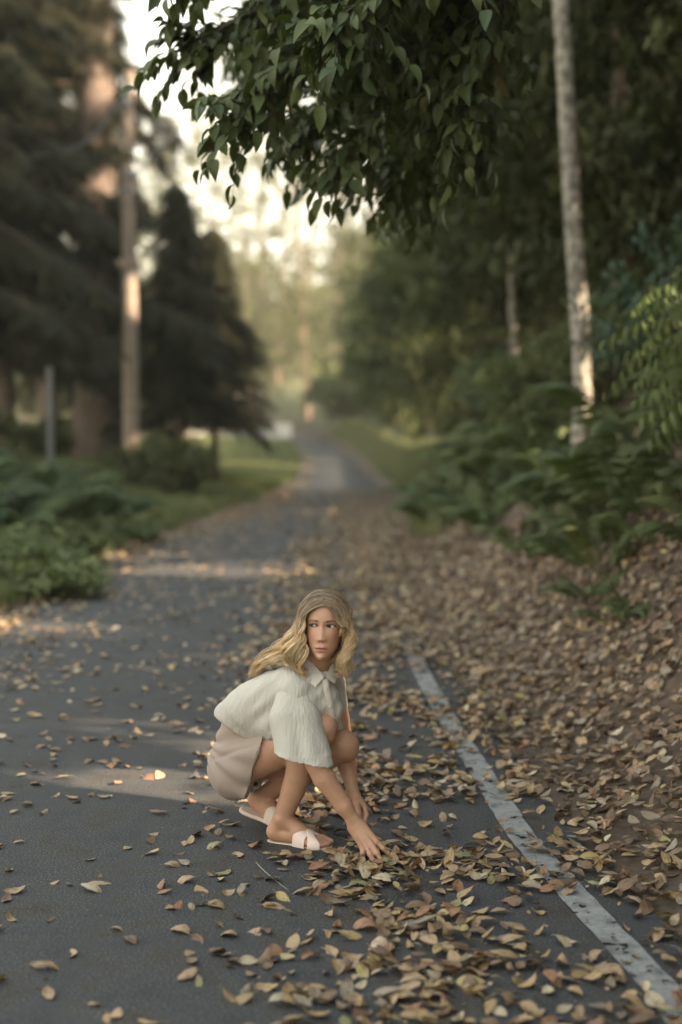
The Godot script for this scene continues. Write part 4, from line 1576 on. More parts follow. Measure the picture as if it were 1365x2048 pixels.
# a leafy tree with trunk, limbs and crown
func leafy_tree(called: String, label: String, group: String, at: Vector3, height: float, size: Vector3, low: float, spray: String, lobes: int, per: int, scale: float, a: Color, b: Color, bark_of: String, seed_of: int, gaps := true) -> Node3D:
	var rg := RandomNumberGenerator.new()
	rg.seed = seed_of
	var t := thing(called, label, "tree", at, 0.0, group)
	var lean := Vector3(rg.randfn(0, 0.04), 1, rg.randfn(0, 0.04)) * height
	var r := minf(height * 0.013 + 0.03, 0.20)
	part("trunk", trunk_mesh([Vector3(0, -0.3, 0), lean * 0.3 + Vector3(rg.randfn(0, 0.1), 0, rg.randfn(0, 0.1)), lean * 0.65, lean * 0.95], [r * 1.1, r * 0.85, r * 0.55, r * 0.15], 12, 9, 0.5), mats[bark_of], t)
	for i in 5:
		var br := Soup.new()
		var f := rg.randf_range(low / height, 0.85)
		var ang := rg.randf() * TAU
		var d := Vector3(cos(ang) * size.x, size.y * rg.randf_range(0.05, 0.35), sin(ang) * size.z) * rg.randf_range(0.5, 0.85)
		if gaps and bars_beam(at + lean * f, at + lean * f + d):
			continue
		limb(br, lean * f, lean * f + d, r * 0.4, r * 0.1, 0.2)
		part("limb", br.mesh(), mats[bark_of], t)
	var mid := lean * 0.5
	mid.y = (low + height) * 0.5
	var places := crown_places(rg, at + mid, Vector3(size.x, (height - low) * 0.5, size.z), lobes, per, scale, gaps)
	for i in places.size():
		places[i].origin -= at
	tag(scatter("crown", sprays[spray], mats.leafy, places, tints(rg, places.size(), a, b), t), "", "", "", "stuff")
	return t


# a conifer with whorls of drooping boughs
func conifer(called: String, label: String, group: String, at: Vector3, height: float, low: float, reach: float, radius: float, boughs: int, scale: float, a: Color, b: Color, bark_of: String, seed_of: int, gaps := true, lean := Vector3.ZERO, top_reach := 0.1, bare_from := 99.0) -> Node3D:
	var rg := RandomNumberGenerator.new()
	rg.seed = seed_of
	var t := thing(called, label, "conifer", at, 0.0, group)
	part("trunk", trunk_mesh([Vector3(0, -0.4, 0), Vector3(0, height * 0.33, 0) + lean * 0.33, Vector3(0, height * 0.66, 0) + lean * 0.66, Vector3(0, height, 0) + lean], [radius * 1.1, radius * 0.92, radius * 0.62, radius * 0.12], 16, 14, 0.35), mats[bark_of], t)
	var br := Soup.new()
	var places := []
	for i in boughs:
		var f := (i + rg.randf()) / boughs
		var y := lerpf(low, height * 0.98, f)
		var len := lerpf(reach, reach * top_reach, pow(f, 1.1)) * rg.randf_range(0.65, 1.15)
		var ang := i * 2.4 + rg.randf_range(-0.5, 0.5)
		var dir := Vector3(cos(ang), 0, sin(ang))
		if y > bare_from and dir.x - dir.z * -0.8 > -0.2:
			len *= 0.22                                    # the side towards the road has lost its boughs up here
		var a0 := Vector3(0, y, 0) + lean * (y / height)
		var tip := a0 + dir * len + Vector3(0, -len * rg.randf_range(0.12, 0.42), 0)
		limb(br, a0, tip, 0.016 + radius * 0.04, 0.005, len * 0.08, 5)
		var m := maxi(3, int(len / (0.26 * scale)))
		for k in m:
			var u := (k + 0.6) / m
			for s in [-1.0, -0.4, 0.4, 1.0]:
				var p := a0.lerp(tip, u) + Vector3(0, len * 0.08 * (1.0 - absf(2.0 * u - 1.0)) + rg.randfn(0.0, 0.10) * scale, 0)
				if gaps and in_beam(at + p):
					continue
				var bb := Basis.looking_at(-(tip - a0).normalized(), Vector3.UP) * Basis(Vector3.UP, s * rg.randf_range(0.5, 1.0)) * Basis(Vector3.RIGHT, rg.randf_range(0.0, 0.45)) * Basis(Vector3(0, 0, 1), rg.randf_range(-0.5, 0.5))
				places.append(Transform3D(bb.scaled(Vector3.ONE * scale * rg.randf_range(0.75, 1.2)), p))
	part("boughs", br.mesh(), mats[bark_of], t)
	tag(scatter("crown", sprays.conifer, mats.needle, places, tints(rg, places.size(), a, b), t), "", "", "", "stuff")
	return t


func fern(label: String, group: String, at: Vector3, fronds: int, size: float, a: Color, b: Color, seed_of: int) -> void:
	var rg := RandomNumberGenerator.new()
	rg.seed = seed_of
	var t := thing("fern", label, "fern", at, 0.0, group)
	for i in fronds:
		var ang := TAU * i / fronds + rg.randf_range(-0.3, 0.3)
		var f := part("frond", sprays.frond, fern_tone(a.lerp(b, rg.randf())), t)
		f.transform = Transform3D((Basis(Vector3.UP, ang) * Basis(Vector3.RIGHT, rg.randf_range(-0.35, 0.2)) * Basis(Vector3(0, 0, 1), rg.randf_range(-0.3, 0.3))).scaled(Vector3.ONE * size * rg.randf_range(0.75, 1.15)), Vector3(rg.randfn(0, 0.04), 0, rg.randfn(0, 0.04)))


var fern_tones := {}


func fern_tone(c: Color) -> StandardMaterial3D:            # a few shared tones
	var key := "%d_%d" % [int(c.r * 80.0), int(c.g * 60.0)]
	if not fern_tones.has(key):
		var m: StandardMaterial3D = mats.leafy.duplicate()
		m.albedo_color = c.linear_to_srgb()
		fern_tones[key] = m
	return fern_tones[key]


func shrub(called: String, label: String, category: String, group: String, at: Vector3, size: Vector3, spray: String, lobes: int, per: int, scale: float, a: Color, b: Color, seed_of: int) -> void:
	var rg := RandomNumberGenerator.new()
	rg.seed = seed_of
	var t := thing(called, label, category, at, 0.0, group)
	var st := Soup.new()
	for i in 6:
		var ang := TAU * i / 6.0 + rg.randf()
		limb(st, Vector3(0, -0.1, 0), Vector3(cos(ang) * size.x * 0.6, size.y * rg.randf_range(0.9, 1.6), sin(ang) * size.z * 0.6), 0.016, 0.005, 0.05, 5)
	part("stems", st.mesh(), mats.twig, t)
	var places := crown_places(rg, at + Vector3(0, size.y, 0), size, lobes, per, scale, true, 0.15)
	for i in places.size():
		places[i].origin -= at
	tag(scatter("foliage", sprays[spray], mats.leafy, places, tints(rg, places.size(), a, b), t), "", "", "", "stuff")


func put(x: float, d: float) -> Vector3:
	return Vector3(x, land(x, -d), -d)


# ---------------------------------------------------------------- the far side: hill, wood, lawn, house
func make_far_side() -> void:
	var rg := RandomNumberGenerator.new()
	rg.seed = 301
	# the wood on the hill: one mass
	var places := []
	for i in 110:
		var d := 140.0 + 90.0 * rg.randf()
		var x := rg.randf_range(-0.34, 0.06) * d
		var base := Vector3(x, land(x, -d), -d)
		var h := rg.randf_range(4.0, 8.5)
		for k in 26:
			var e := Vector3(rg.randfn(0, 1), rg.randfn(0, 1), rg.randfn(0, 1)).normalized() * pow(rg.randf(), 0.35)
			var b := Basis(Vector3.UP, rg.randf() * TAU) * Basis(Vector3.RIGHT, rg.randf_range(-0.6, 0.8))
			places.append(Transform3D(b.scaled(Vector3.ONE * rg.randf_range(2.2, 4.2)), base + Vector3(0, h * 0.5, 0) + e * Vector3(h * 0.40, h * 0.48, h * 0.40)))
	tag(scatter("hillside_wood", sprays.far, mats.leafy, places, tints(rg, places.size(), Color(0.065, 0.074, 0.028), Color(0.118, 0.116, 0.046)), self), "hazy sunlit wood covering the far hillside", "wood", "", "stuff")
	# single trees at the foot of the hill, open crowned, the sky between them
	for i in 22:
		var d := rg.randf_range(105.0, 180.0)
		var f := (i + rg.randf_range(0.2, 0.8)) / 22.0
		var x := lerpf(-0.25, -0.02, f) * d
		if absf(x - smoothed(ROAD_C, d)) < 4.0:
			x += 5.0
		var tall := i % 3 != 1 or i > 11
		leafy_tree("valley_tree", "%s pale sunlit tree beyond the lawn, %s from the left" % ["tall" if tall else "low rounded", ORDER[i]], "sunlit trees beyond the bend", put(x, d), rg.randf_range(0.19, 0.31) * d if tall else rg.randf_range(7.0, 11.0), Vector3(5.2, 1, 5.2) if tall else Vector3(3.6, 1, 3.6), 3.0 if tall else 0.8, "far", 32 if tall else 12, 9 if tall else 12, 1.4, Color(0.065, 0.074, 0.028), Color(0.118, 0.116, 0.046), "bark", 400 + i, false)
	# grass on the lawn inside the bend and along both verges
	places = []
	for i in 34000:
		var d := 11.0 + 93.0 * pow(rg.randf(), 1.6)
		var left := rg.randf() < 0.66
		var c := smoothed(ROAD_C, d)
		if not left and d < 17.0 + 8.0 * rg.randf():
			continue
		var u := (0.25 + rg.randf() * minf(9.0, 1.5 + d * 0.12)) if left else (0.12 + rg.randf() * 1.15)
		var x := c - HALF - u if left else c + HALF + u
		if left and d < 24.0 and u > 1.4 and rg.randf() < 0.6:
			continue
		var s := rg.randf_range(0.5, 1.1) * (0.8 if left else 1.2)
		places.append(Transform3D(Basis(Vector3.UP, rg.randf() * TAU).scaled(Vector3(1.4, 1, 1.4) * s), put(x, d)))
	tag(scatter("grass", sprays.grass, mats.leafy, places, tints(rg, places.size(), Color(0.130, 0.150, 0.064), Color(0.22, 0.212, 0.102)), self), "short pale green grass on the lawn inside the bend and along the verges", "grass", "", "stuff")
	make_house()


func make_house() -> void:
	# a small pale house in the sun behind the lawn, seen in the gap left of the road
	var at := put(-10.6, 112.0)
	var t := thing("house", "small pale pink house with a chimney in the sun beyond the lawn", "house", at, 0.25)
	var pink := flat(Color(0.66, 0.52, 0.46), 0.9)
	var w := Soup.new()
	w.box(Transform3D(Basis(), Vector3(0, 1.0, 0)), Vector3(4.6, 2.4, 4.0), Color.WHITE, 0.03)
	part("wall", w.mesh(), pink, t)
	var r := Soup.new()
	for s in [-1.0, 1.0]:
		r.box(Transform3D(Basis(Vector3.RIGHT, s * 0.48), Vector3(0, 2.72, s * 1.12)), Vector3(5.2, 0.12, 2.75), Color.WHITE, 0.02)
	var roof := part("roof", r.mesh(), flat(Color(0.42, 0.36, 0.33), 0.8), t)
	var ch := Soup.new()
	ch.box(Transform3D(Basis(), Vector3(1.7, 3.6, 0.3)), Vector3(0.7, 2.4, 0.7), Color.WHITE, 0.03)
	part("chimney", ch.mesh(), pink, roof)
	for x in [-1.3, 1.3]:
		var f := Soup.new()
		f.box(Transform3D(Basis(), Vector3(x, 1.15, 2.02)), Vector3(0.95, 1.05, 0.1), Color.WHITE, 0.01)
		var win := part("window", f.mesh(), flat(Color(0.7, 0.7, 0.68), 0.5), t)
		var g := Soup.new()
		g.box(Transform3D(Basis(), Vector3(x, 1.15, 2.075)), Vector3(0.78, 0.88, 0.02))
		part("pane", g.mesh(), flat(Color(0.03, 0.035, 0.04), 0.1), win)
	var d := Soup.new()
	d.box(Transform3D(Basis(), Vector3(0, 0.75, 2.03)), Vector3(0.85, 1.9, 0.08), Color.WHITE, 0.01)
	part("door", d.mesh(), flat(Color(0.20, 0.10, 0.06), 0.6), t)
	# a pale low wall in front of it
	var lw := Soup.new()
	for k in 7:
		lw.box(Transform3D(Basis(), Vector3(-6.0 + k * 1.82, 0.35, 0)), Vector3(1.8, 1.1, 0.3), Color.WHITE, 0.03)
	var wl := part("garden_wall", lw.mesh(), flat(Color(0.62, 0.57, 0.50), 0.9), self)
	wl.position = put(-9.5, 106.0)
	tag(wl, "low pale garden wall in the sun in front of the pink house", "wall")


# ---------------------------------------------------------------- the left side
func make_left_side() -> void:
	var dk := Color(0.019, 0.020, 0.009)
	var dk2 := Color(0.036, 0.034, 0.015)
	# the giant with red bark, its lowest boughs above head height
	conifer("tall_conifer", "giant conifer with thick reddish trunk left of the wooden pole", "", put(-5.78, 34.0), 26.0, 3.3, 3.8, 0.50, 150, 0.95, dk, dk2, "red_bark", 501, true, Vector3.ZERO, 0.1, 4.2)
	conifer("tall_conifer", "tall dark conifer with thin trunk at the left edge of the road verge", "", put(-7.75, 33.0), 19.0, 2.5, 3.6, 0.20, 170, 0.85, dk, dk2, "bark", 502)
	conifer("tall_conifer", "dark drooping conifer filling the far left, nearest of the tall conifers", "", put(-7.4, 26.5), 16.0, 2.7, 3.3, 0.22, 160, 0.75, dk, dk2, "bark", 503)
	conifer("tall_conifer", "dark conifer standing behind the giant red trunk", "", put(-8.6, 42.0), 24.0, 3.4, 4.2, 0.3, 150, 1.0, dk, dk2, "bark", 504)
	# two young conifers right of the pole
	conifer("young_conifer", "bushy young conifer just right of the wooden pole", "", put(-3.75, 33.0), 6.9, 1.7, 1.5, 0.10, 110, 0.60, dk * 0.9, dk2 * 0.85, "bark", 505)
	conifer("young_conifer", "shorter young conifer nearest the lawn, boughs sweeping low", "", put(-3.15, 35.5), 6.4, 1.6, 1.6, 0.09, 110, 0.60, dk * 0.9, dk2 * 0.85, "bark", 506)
	# ferns on the bank
	var i := 0
	for f in [[-3.55, 15.4, 0.9], [-4.1, 15.2, 0.95], [-3.25, 16.6, 0.9], [-3.95, 16.6, 1.1], [-4.6, 16.4, 1.1], [-3.2, 17.9, 0.95], [-3.9, 18.1, 1.1], [-4.6, 18.0, 1.1], [-3.05, 19.1, 0.85], [-3.7, 19.8, 1.05], [-4.5, 20.4, 1.1], [-5.3, 20.2, 1.0]]:
		fern("dark green fern on the left bank below the wooden pole, %s nearest" % ORDER[i], "ferns on the left bank", put(f[0], f[1]), 11, f[2] * 0.95, Color(0.035, 0.054, 0.021), Color(0.066, 0.084, 0.030), 600 + i)
		i += 1
	# low leafy plants along the foot of the bank
	var rg := RandomNumberGenerator.new()
	rg.seed = 640
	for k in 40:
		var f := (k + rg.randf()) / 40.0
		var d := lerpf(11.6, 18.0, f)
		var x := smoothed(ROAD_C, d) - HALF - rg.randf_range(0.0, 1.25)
		var painted_lit := k % 6 == 2  # some plants have sunlight painted into a paler, yellower leaf colour
		shrub("low_plant", ("low bright green plant at the left bank foot, %s from the near end" if not painted_lit else "low plant tinted pale yellow green as sunlit at the left bank foot, %s from the near end") % ORDER[k], "plant", "low plants tinted pale as sunlit at the left bank foot" if painted_lit else "low plants along the left bank foot", put(x, d), Vector3(0.36, 0.10, 0.32), "low", 14, 9, rg.randf_range(0.55, 0.85), Color(0.105, 0.128, 0.050) if not painted_lit else Color(0.17, 0.19, 0.08), Color(0.155, 0.175, 0.070) if not painted_lit else Color(0.22, 0.235, 0.10), 650 + k)
	# bushes behind, under the conifers
	for k in 9:
		var d := rg.randf_range(24.0, 40.0)
		var x := -0.115 * d - rg.randf_range(0.0, 4.0)
		shrub("verge_bush", "loose olive bush beneath the conifers, %s planted along the verge" % ORDER[k], "bush", "bushes beneath the conifers", put(x, d), Vector3(0.8, 0.5, 0.8), "broad", 10, 22, 1.1, Color(0.055, 0.065, 0.025), Color(0.11, 0.11, 0.045), 700 + k)
	make_pole()
	# sunlit trees beyond the conifers, seen through the trunks
	for k in 8:
		var d := rg.randf_range(62.0, 84.0)
		leafy_tree("meadow_tree", "bright leafy tree seen between the conifer trunks, %s from the left" % ORDER[k], "sunlit trees seen through the conifers", put(lerpf(-0.34, -0.10, (k + rg.randf()) / 8.0) * d, d), rg.randf_range(6.0, 11.0), Vector3(2.8, 1, 2.8), 0.8, "far", 12, 40, 1.2, Color(0.065, 0.074, 0.028), Color(0.118, 0.116, 0.046), "bark", 720 + k, false)


func make_pole() -> void:
	var at := put(-4.14, 28.0)
	at.y -= 0.05
	var t := thing("utility_pole", "weathered wooden utility pole with iron bands on the left bank", "pole", at)
	part("post", trunk_mesh([Vector3(0, -0.4, 0), Vector3(0.02, 3, 0), Vector3(0.0, 6, 0), Vector3(0.04, 8.0, 0)], [0.165, 0.15, 0.125, 0.105], 16, 16), mats.pole_wood, t)
	for y in [5.72, 6.05]:
		var b := Soup.new()
		b.tube(PackedVector3Array([Vector3(0.005, y - 0.06, 0), Vector3(0.005, y + 0.06, 0)]), PackedFloat32Array([0.15, 0.15]), 18)
		b.box(Transform3D(Basis(), Vector3(0.16, y, 0.0)), Vector3(0.10, 0.07, 0.06), Color.WHITE, 0.008)
		part("iron_band", b.mesh(), mats.grey_metal, t)
	var brk := Soup.new()
	brk.box(Transform3D(Basis(), Vector3(0.02, 7.55, 0.14)), Vector3(0.08, 0.5, 0.05), Color.WHITE, 0.01)
	part("bracket", brk.mesh(), mats.grey_metal, t)
	for y in [7.4, 7.68]:
		var s := Soup.new()
		s.tube(PackedVector3Array([Vector3(0.02, y - 0.06, 0.19), Vector3(0.02, y - 0.03, 0.19), Vector3(0.02, y, 0.19), Vector3(0.02, y + 0.04, 0.19), Vector3(0.02, y + 0.06, 0.19)]), PackedFloat32Array([0.03, 0.05, 0.032, 0.05, 0.02]), 12)
		part("insulator", s.mesh(), flat(Color(0.55, 0.53, 0.50), 0.25), t)
	# the cable: sags in from the left, fixed at the insulators, and runs on up to the right
	var c := Soup.new()
	var a := at + Vector3(0.02, 7.5, 0.2)
	var pts := curve_points([Vector3(-10.5, 7.7, -27.0), Vector3(-7.2, 6.62, -27.4), Vector3(-5.2, 6.68, -27.7), a], 24)
	var rad := PackedFloat32Array()
	for i in pts.size():
		rad.append(0.028)
	c.tube(pts, rad, 6)
	tag(part("overhead_cable", c.mesh(), mats.cable, self), "sagging overhead cable running left from the wooden pole", "cable")
	c = Soup.new()
	pts = curve_points([at + Vector3(0.06, 5.9, 0.1), Vector3(-2.9, 7.05, -27.0), Vector3(-1.0, 8.7, -25.5), Vector3(3.5, 12.2, -22.0)], 24)
	c.tube(pts, rad, 6)
	tag(part("overhead_cable", c.mesh(), mats.cable, self), "overhead cable rising right from the wooden pole into the leaves", "cable")
	# a thin grey post behind the ferns
	var p := Soup.new()
	p.tube(PackedVector3Array([Vector3(0, -0.3, 0), Vector3(0, 1.9, 0), Vector3(0, 1.93, 0)]), PackedFloat32Array([0.06, 0.055, 0.04]), 10)
	var post := part("marker_post", p.mesh(), mats.grey_metal, self)
	post.position = put(-5.3, 26.0)
	tag(post, "slim grey metal post standing behind the ferns on the left", "post")


# ---------------------------------------------------------------- the right side
func make_right_side() -> void:
	var rg := RandomNumberGenerator.new()
	rg.seed = 801
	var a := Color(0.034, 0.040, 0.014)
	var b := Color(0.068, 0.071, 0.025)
	# the slim pale tree on the bank
	var at := put(2.20, 13.0)
	var t := thing("slim_tree", "slim pale tree with blotched bark on the right bank", "tree", at)
	part("trunk", trunk_mesh([Vector3(0, -0.3, 0), Vector3(-0.015, 0.9, 0.02), Vector3(-0.10, 2.2, -0.03), Vector3(-0.20, 3.6, 0.03), Vector3(-0.23, 4.6, 0), Vector3(-0.15, 8.5, 0.2)], [0.105, 0.086, 0.082, 0.078, 0.072, 0.03], 20, 12, 0.3), mats.pale_bark, t)
	for q in [[4.6, 0.8, 0.8, -0.3], [5.6, 1.2, 1.0, 0.4], [6.4, -1.1, 1.0, -0.3], [7.2, 0.6, 1.1, -0.7]]:
		var br := Soup.new()
		limb(br, Vector3(-0.2, q[0], 0), Vector3(-0.2 + q[1], q[0] + q[2], q[3]), 0.03, 0.008, 0.1)
		part("limb", br.mesh(), mats.pale_bark, t)
	var places := crown_places(rg, at + Vector3(0, 7.3, 0), Vector3(1.8, 1.5, 1.8), 16, 30, 0.9)
	for i in places.size():
		places[i].origin -= at
	tag(scatter("crown", sprays.broad, mats.leafy, places, tints(rg, places.size(), a, b), t), "", "", "", "stuff")
	# a thin bare sapling farther along
	var sap := thing("bare_sapling", "thin bare pale stem among the bushes left of the slim pale tree", "sapling", put(2.75, 22.0))
	part("stem", trunk_mesh([Vector3(0, -0.2, 0), Vector3(-0.10, 1.6, 0), Vector3(-0.18, 3.4, 0)], [0.065, 0.058, 0.03], 10, 9), mats.pale_bark, sap)
	var sb := Soup.new()
	limb(sb, Vector3(-0.13, 2.3, 0), Vector3(0.25, 3.0, 0.1), 0.02, 0.006)
	limb(sb, Vector3(-0.15, 2.7, 0), Vector3(-0.5, 3.3, 0), 0.018, 0.006)
	part("branch", sb.mesh(), mats.pale_bark, sap)
	# the forest wall
	var n := 0
	for row in [[2.9, 18, 3.2, 6.0], [5.0, 18, 6.0, 10.0], [8.2, 15, 11.0, 15.0]]:
		for k in row[1]:
			var f: float = (k + rg.randf_range(0.2, 0.8)) / row[1]
			var d := lerpf(-8.0, 27.0, f) if n % 4 else lerpf(14.0, 48.0, f)
			var u: float = row[0] + rg.randf_range(-0.5, 0.9)
			if d < 14.5:
				u += 1.4
			var x := smoothed(ROAD_C, d) + HALF + u
			var h: float = rg.randf_range(row[2], row[3]) + 3.0
			var where := "behind the slim pale tree" if d > 13.0 and d < 20.0 else ("above the right bank near the camera" if d < 9.0 else "beside the bend of the road")
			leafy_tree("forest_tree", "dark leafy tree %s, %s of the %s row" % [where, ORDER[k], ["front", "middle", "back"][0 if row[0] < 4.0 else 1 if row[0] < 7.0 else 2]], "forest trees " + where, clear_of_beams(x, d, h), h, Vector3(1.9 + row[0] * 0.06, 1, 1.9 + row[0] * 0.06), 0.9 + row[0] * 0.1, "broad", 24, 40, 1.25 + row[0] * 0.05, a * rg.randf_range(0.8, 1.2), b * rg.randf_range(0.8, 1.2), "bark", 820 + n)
			n += 1
	# the trees to the right of and behind the camera, whose shade lies over the road
	for k in 22:
		var d := lerpf(-13.0, 9.0, (k + rg.randf()) / 22.0)
		var x := 4.6 + (k % 3) * 2.6 + rg.randf_range(-0.6, 0.6) + maxf(0.0, -d) * 0.25
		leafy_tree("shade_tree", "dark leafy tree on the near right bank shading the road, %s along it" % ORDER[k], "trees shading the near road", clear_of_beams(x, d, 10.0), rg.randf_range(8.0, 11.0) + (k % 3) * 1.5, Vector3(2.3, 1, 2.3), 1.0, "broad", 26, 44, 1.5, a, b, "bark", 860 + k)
	# lighter trees along the right of the road, farther on
	for k in 28:
		var d := lerpf(26.0, 108.0, (k + rg.randf()) / 28.0)
		var x := smoothed(ROAD_C, d) + HALF + rg.randf_range(1.5, 3.8)
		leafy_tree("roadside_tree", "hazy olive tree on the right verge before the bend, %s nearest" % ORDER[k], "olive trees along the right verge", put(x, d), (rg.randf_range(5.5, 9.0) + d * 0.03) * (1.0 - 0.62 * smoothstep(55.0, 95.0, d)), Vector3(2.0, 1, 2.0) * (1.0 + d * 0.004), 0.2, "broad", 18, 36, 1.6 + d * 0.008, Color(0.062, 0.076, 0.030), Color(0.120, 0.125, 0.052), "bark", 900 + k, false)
	# shrubs on the bank
	for k in 34:
		var d := lerpf(9.6, 40.0, pow((k + rg.randf()) / 34.0, 1.4))
		var u := rg.randf_range(1.55, 3.0)
		var x := smoothed(ROAD_C, d) + HALF + u
		var blue := k % 5 == 3
		if d < 13.0 and absf(x / d - 0.168) < 0.06:
			continue
		shrub("bank_shrub", ("bluish green shrub in the right bank thicket, %s nearest" if blue else "olive green shrub in the right bank thicket, %s nearest") % ORDER[k], "shrub", "bluish shrubs on the right bank" if blue else "olive shrubs on the right bank", put(x, d), Vector3(0.75, 0.55, 0.7) * rg.randf_range(0.8, 1.25), "lance" if k % 3 == 1 else "broad", 13, 20, 0.75, Color(0.045, 0.072, 0.048) if blue else Color(0.060, 0.074, 0.028), Color(0.080, 0.115, 0.074) if blue else Color(0.120, 0.128, 0.049), 1000 + k)
	# ferns hanging over the litter
	for k in 38:
		var d := lerpf(8.0, 23.0, (k + rg.randf()) / 38.0)
		var u := rg.randf_range(1.05, 2.1) - 0.45 * smoothstep(12.0, 15.0, d) - (0.15 if d > 12.0 else 0.0)
		var stands := put(smoothed(ROAD_C, d) + HALF + u, d)
		if d < 13.0 and absf(stands.x / d - 0.168) < 0.03 and u > 1.35:
			continue                                       # the slim tree's foot stays free here
		if in_beam(stands + Vector3(0, 0.4, 0), 0.3):
			continue
		fern("arching olive green fern above the litter on the right bank, %s nearest" % ORDER[k], "ferns on the right bank", put(smoothed(ROAD_C, d) + HALF + u, d), 9, rg.randf_range(0.6, 0.95), Color(0.058, 0.082, 0.034), Color(0.110, 0.128, 0.050), 1100 + k)
	for k in 34:
		var d := lerpf(7.4, 17.0, (k + rg.randf()) / 34.0)
		var u := rg.randf_range(0.80, 1.35)
		var p := put(smoothed(ROAD_C, d) + HALF + u, d)
		if in_beam(p + Vector3(0, 0.25, 0), 0.25):
			continue
		fern("small dark fern low on the right bank at the edge of the litter, %s nearest" % ORDER[k], "small ferns at the edge of the litter", p, 7, rg.randf_range(0.32, 0.55), Color(0.052, 0.068, 0.026), Color(0.105, 0.112, 0.043), 1200 + k)
	# the shrub with long leaves at the right edge
	var places2 := []
	var sh := thing("long_leaf_shrub", "shrub with long drooping leaves at the right edge of the bank", "shrub", put(2.2, 8.0))
	var st := Soup.new()
	for k in 9:
		var ang := rg.randf_range(2.2, 4.4)
		var tip := Vector3(cos(ang) * rg.randf_range(0.25, 0.5), rg.randf_range(0.7, 1.25), sin(ang) * 0.35)
		limb(st, Vector3(0, -0.1, 0), tip, 0.012, 0.004, 0.12, 5)
		for m in 4:
			var p := tip * (0.5 + 0.16 * m) + Vector3(0, 0.08, 0)
			places2.append(Transform3D((Basis(Vector3.UP, rg.randf_range(-2.6, -0.6)) * Basis(Vector3.RIGHT, rg.randf_range(0.0, 0.8))).scaled(Vector3.ONE * rg.randf_range(0.5, 0.75)), p))
	part("stems", st.mesh(), mats.twig, sh)
	tag(scatter("foliage", sprays.lance, mats.leafy, places2, tints(rg, places2.size(), Color(0.075, 0.10, 0.038), Color(0.12, 0.145, 0.055)), sh), "", "", "", "stuff")
	# the pale stub at the frame's right edge
	var stub := Soup.new()
	stub.tube(PackedVector3Array([Vector3(0, -0.1, 0), Vector3(0.01, 0.12, 0), Vector3(0.03, 0.27, 0.01), Vector3(0.035, 0.33, 0.01)]), PackedFloat32Array([0.035, 0.032, 0.024, 0.008]), 9)
	var s2 := part("birch_stub", stub.mesh(), flat(Color(0.50, 0.50, 0.50), 0.7), self)
	s2.position = put(2.60, 11.3) - Vector3(0, 0.12, 0)
	tag(s2, "short pale broken stump at the right edge above the leaf litter", "stump")


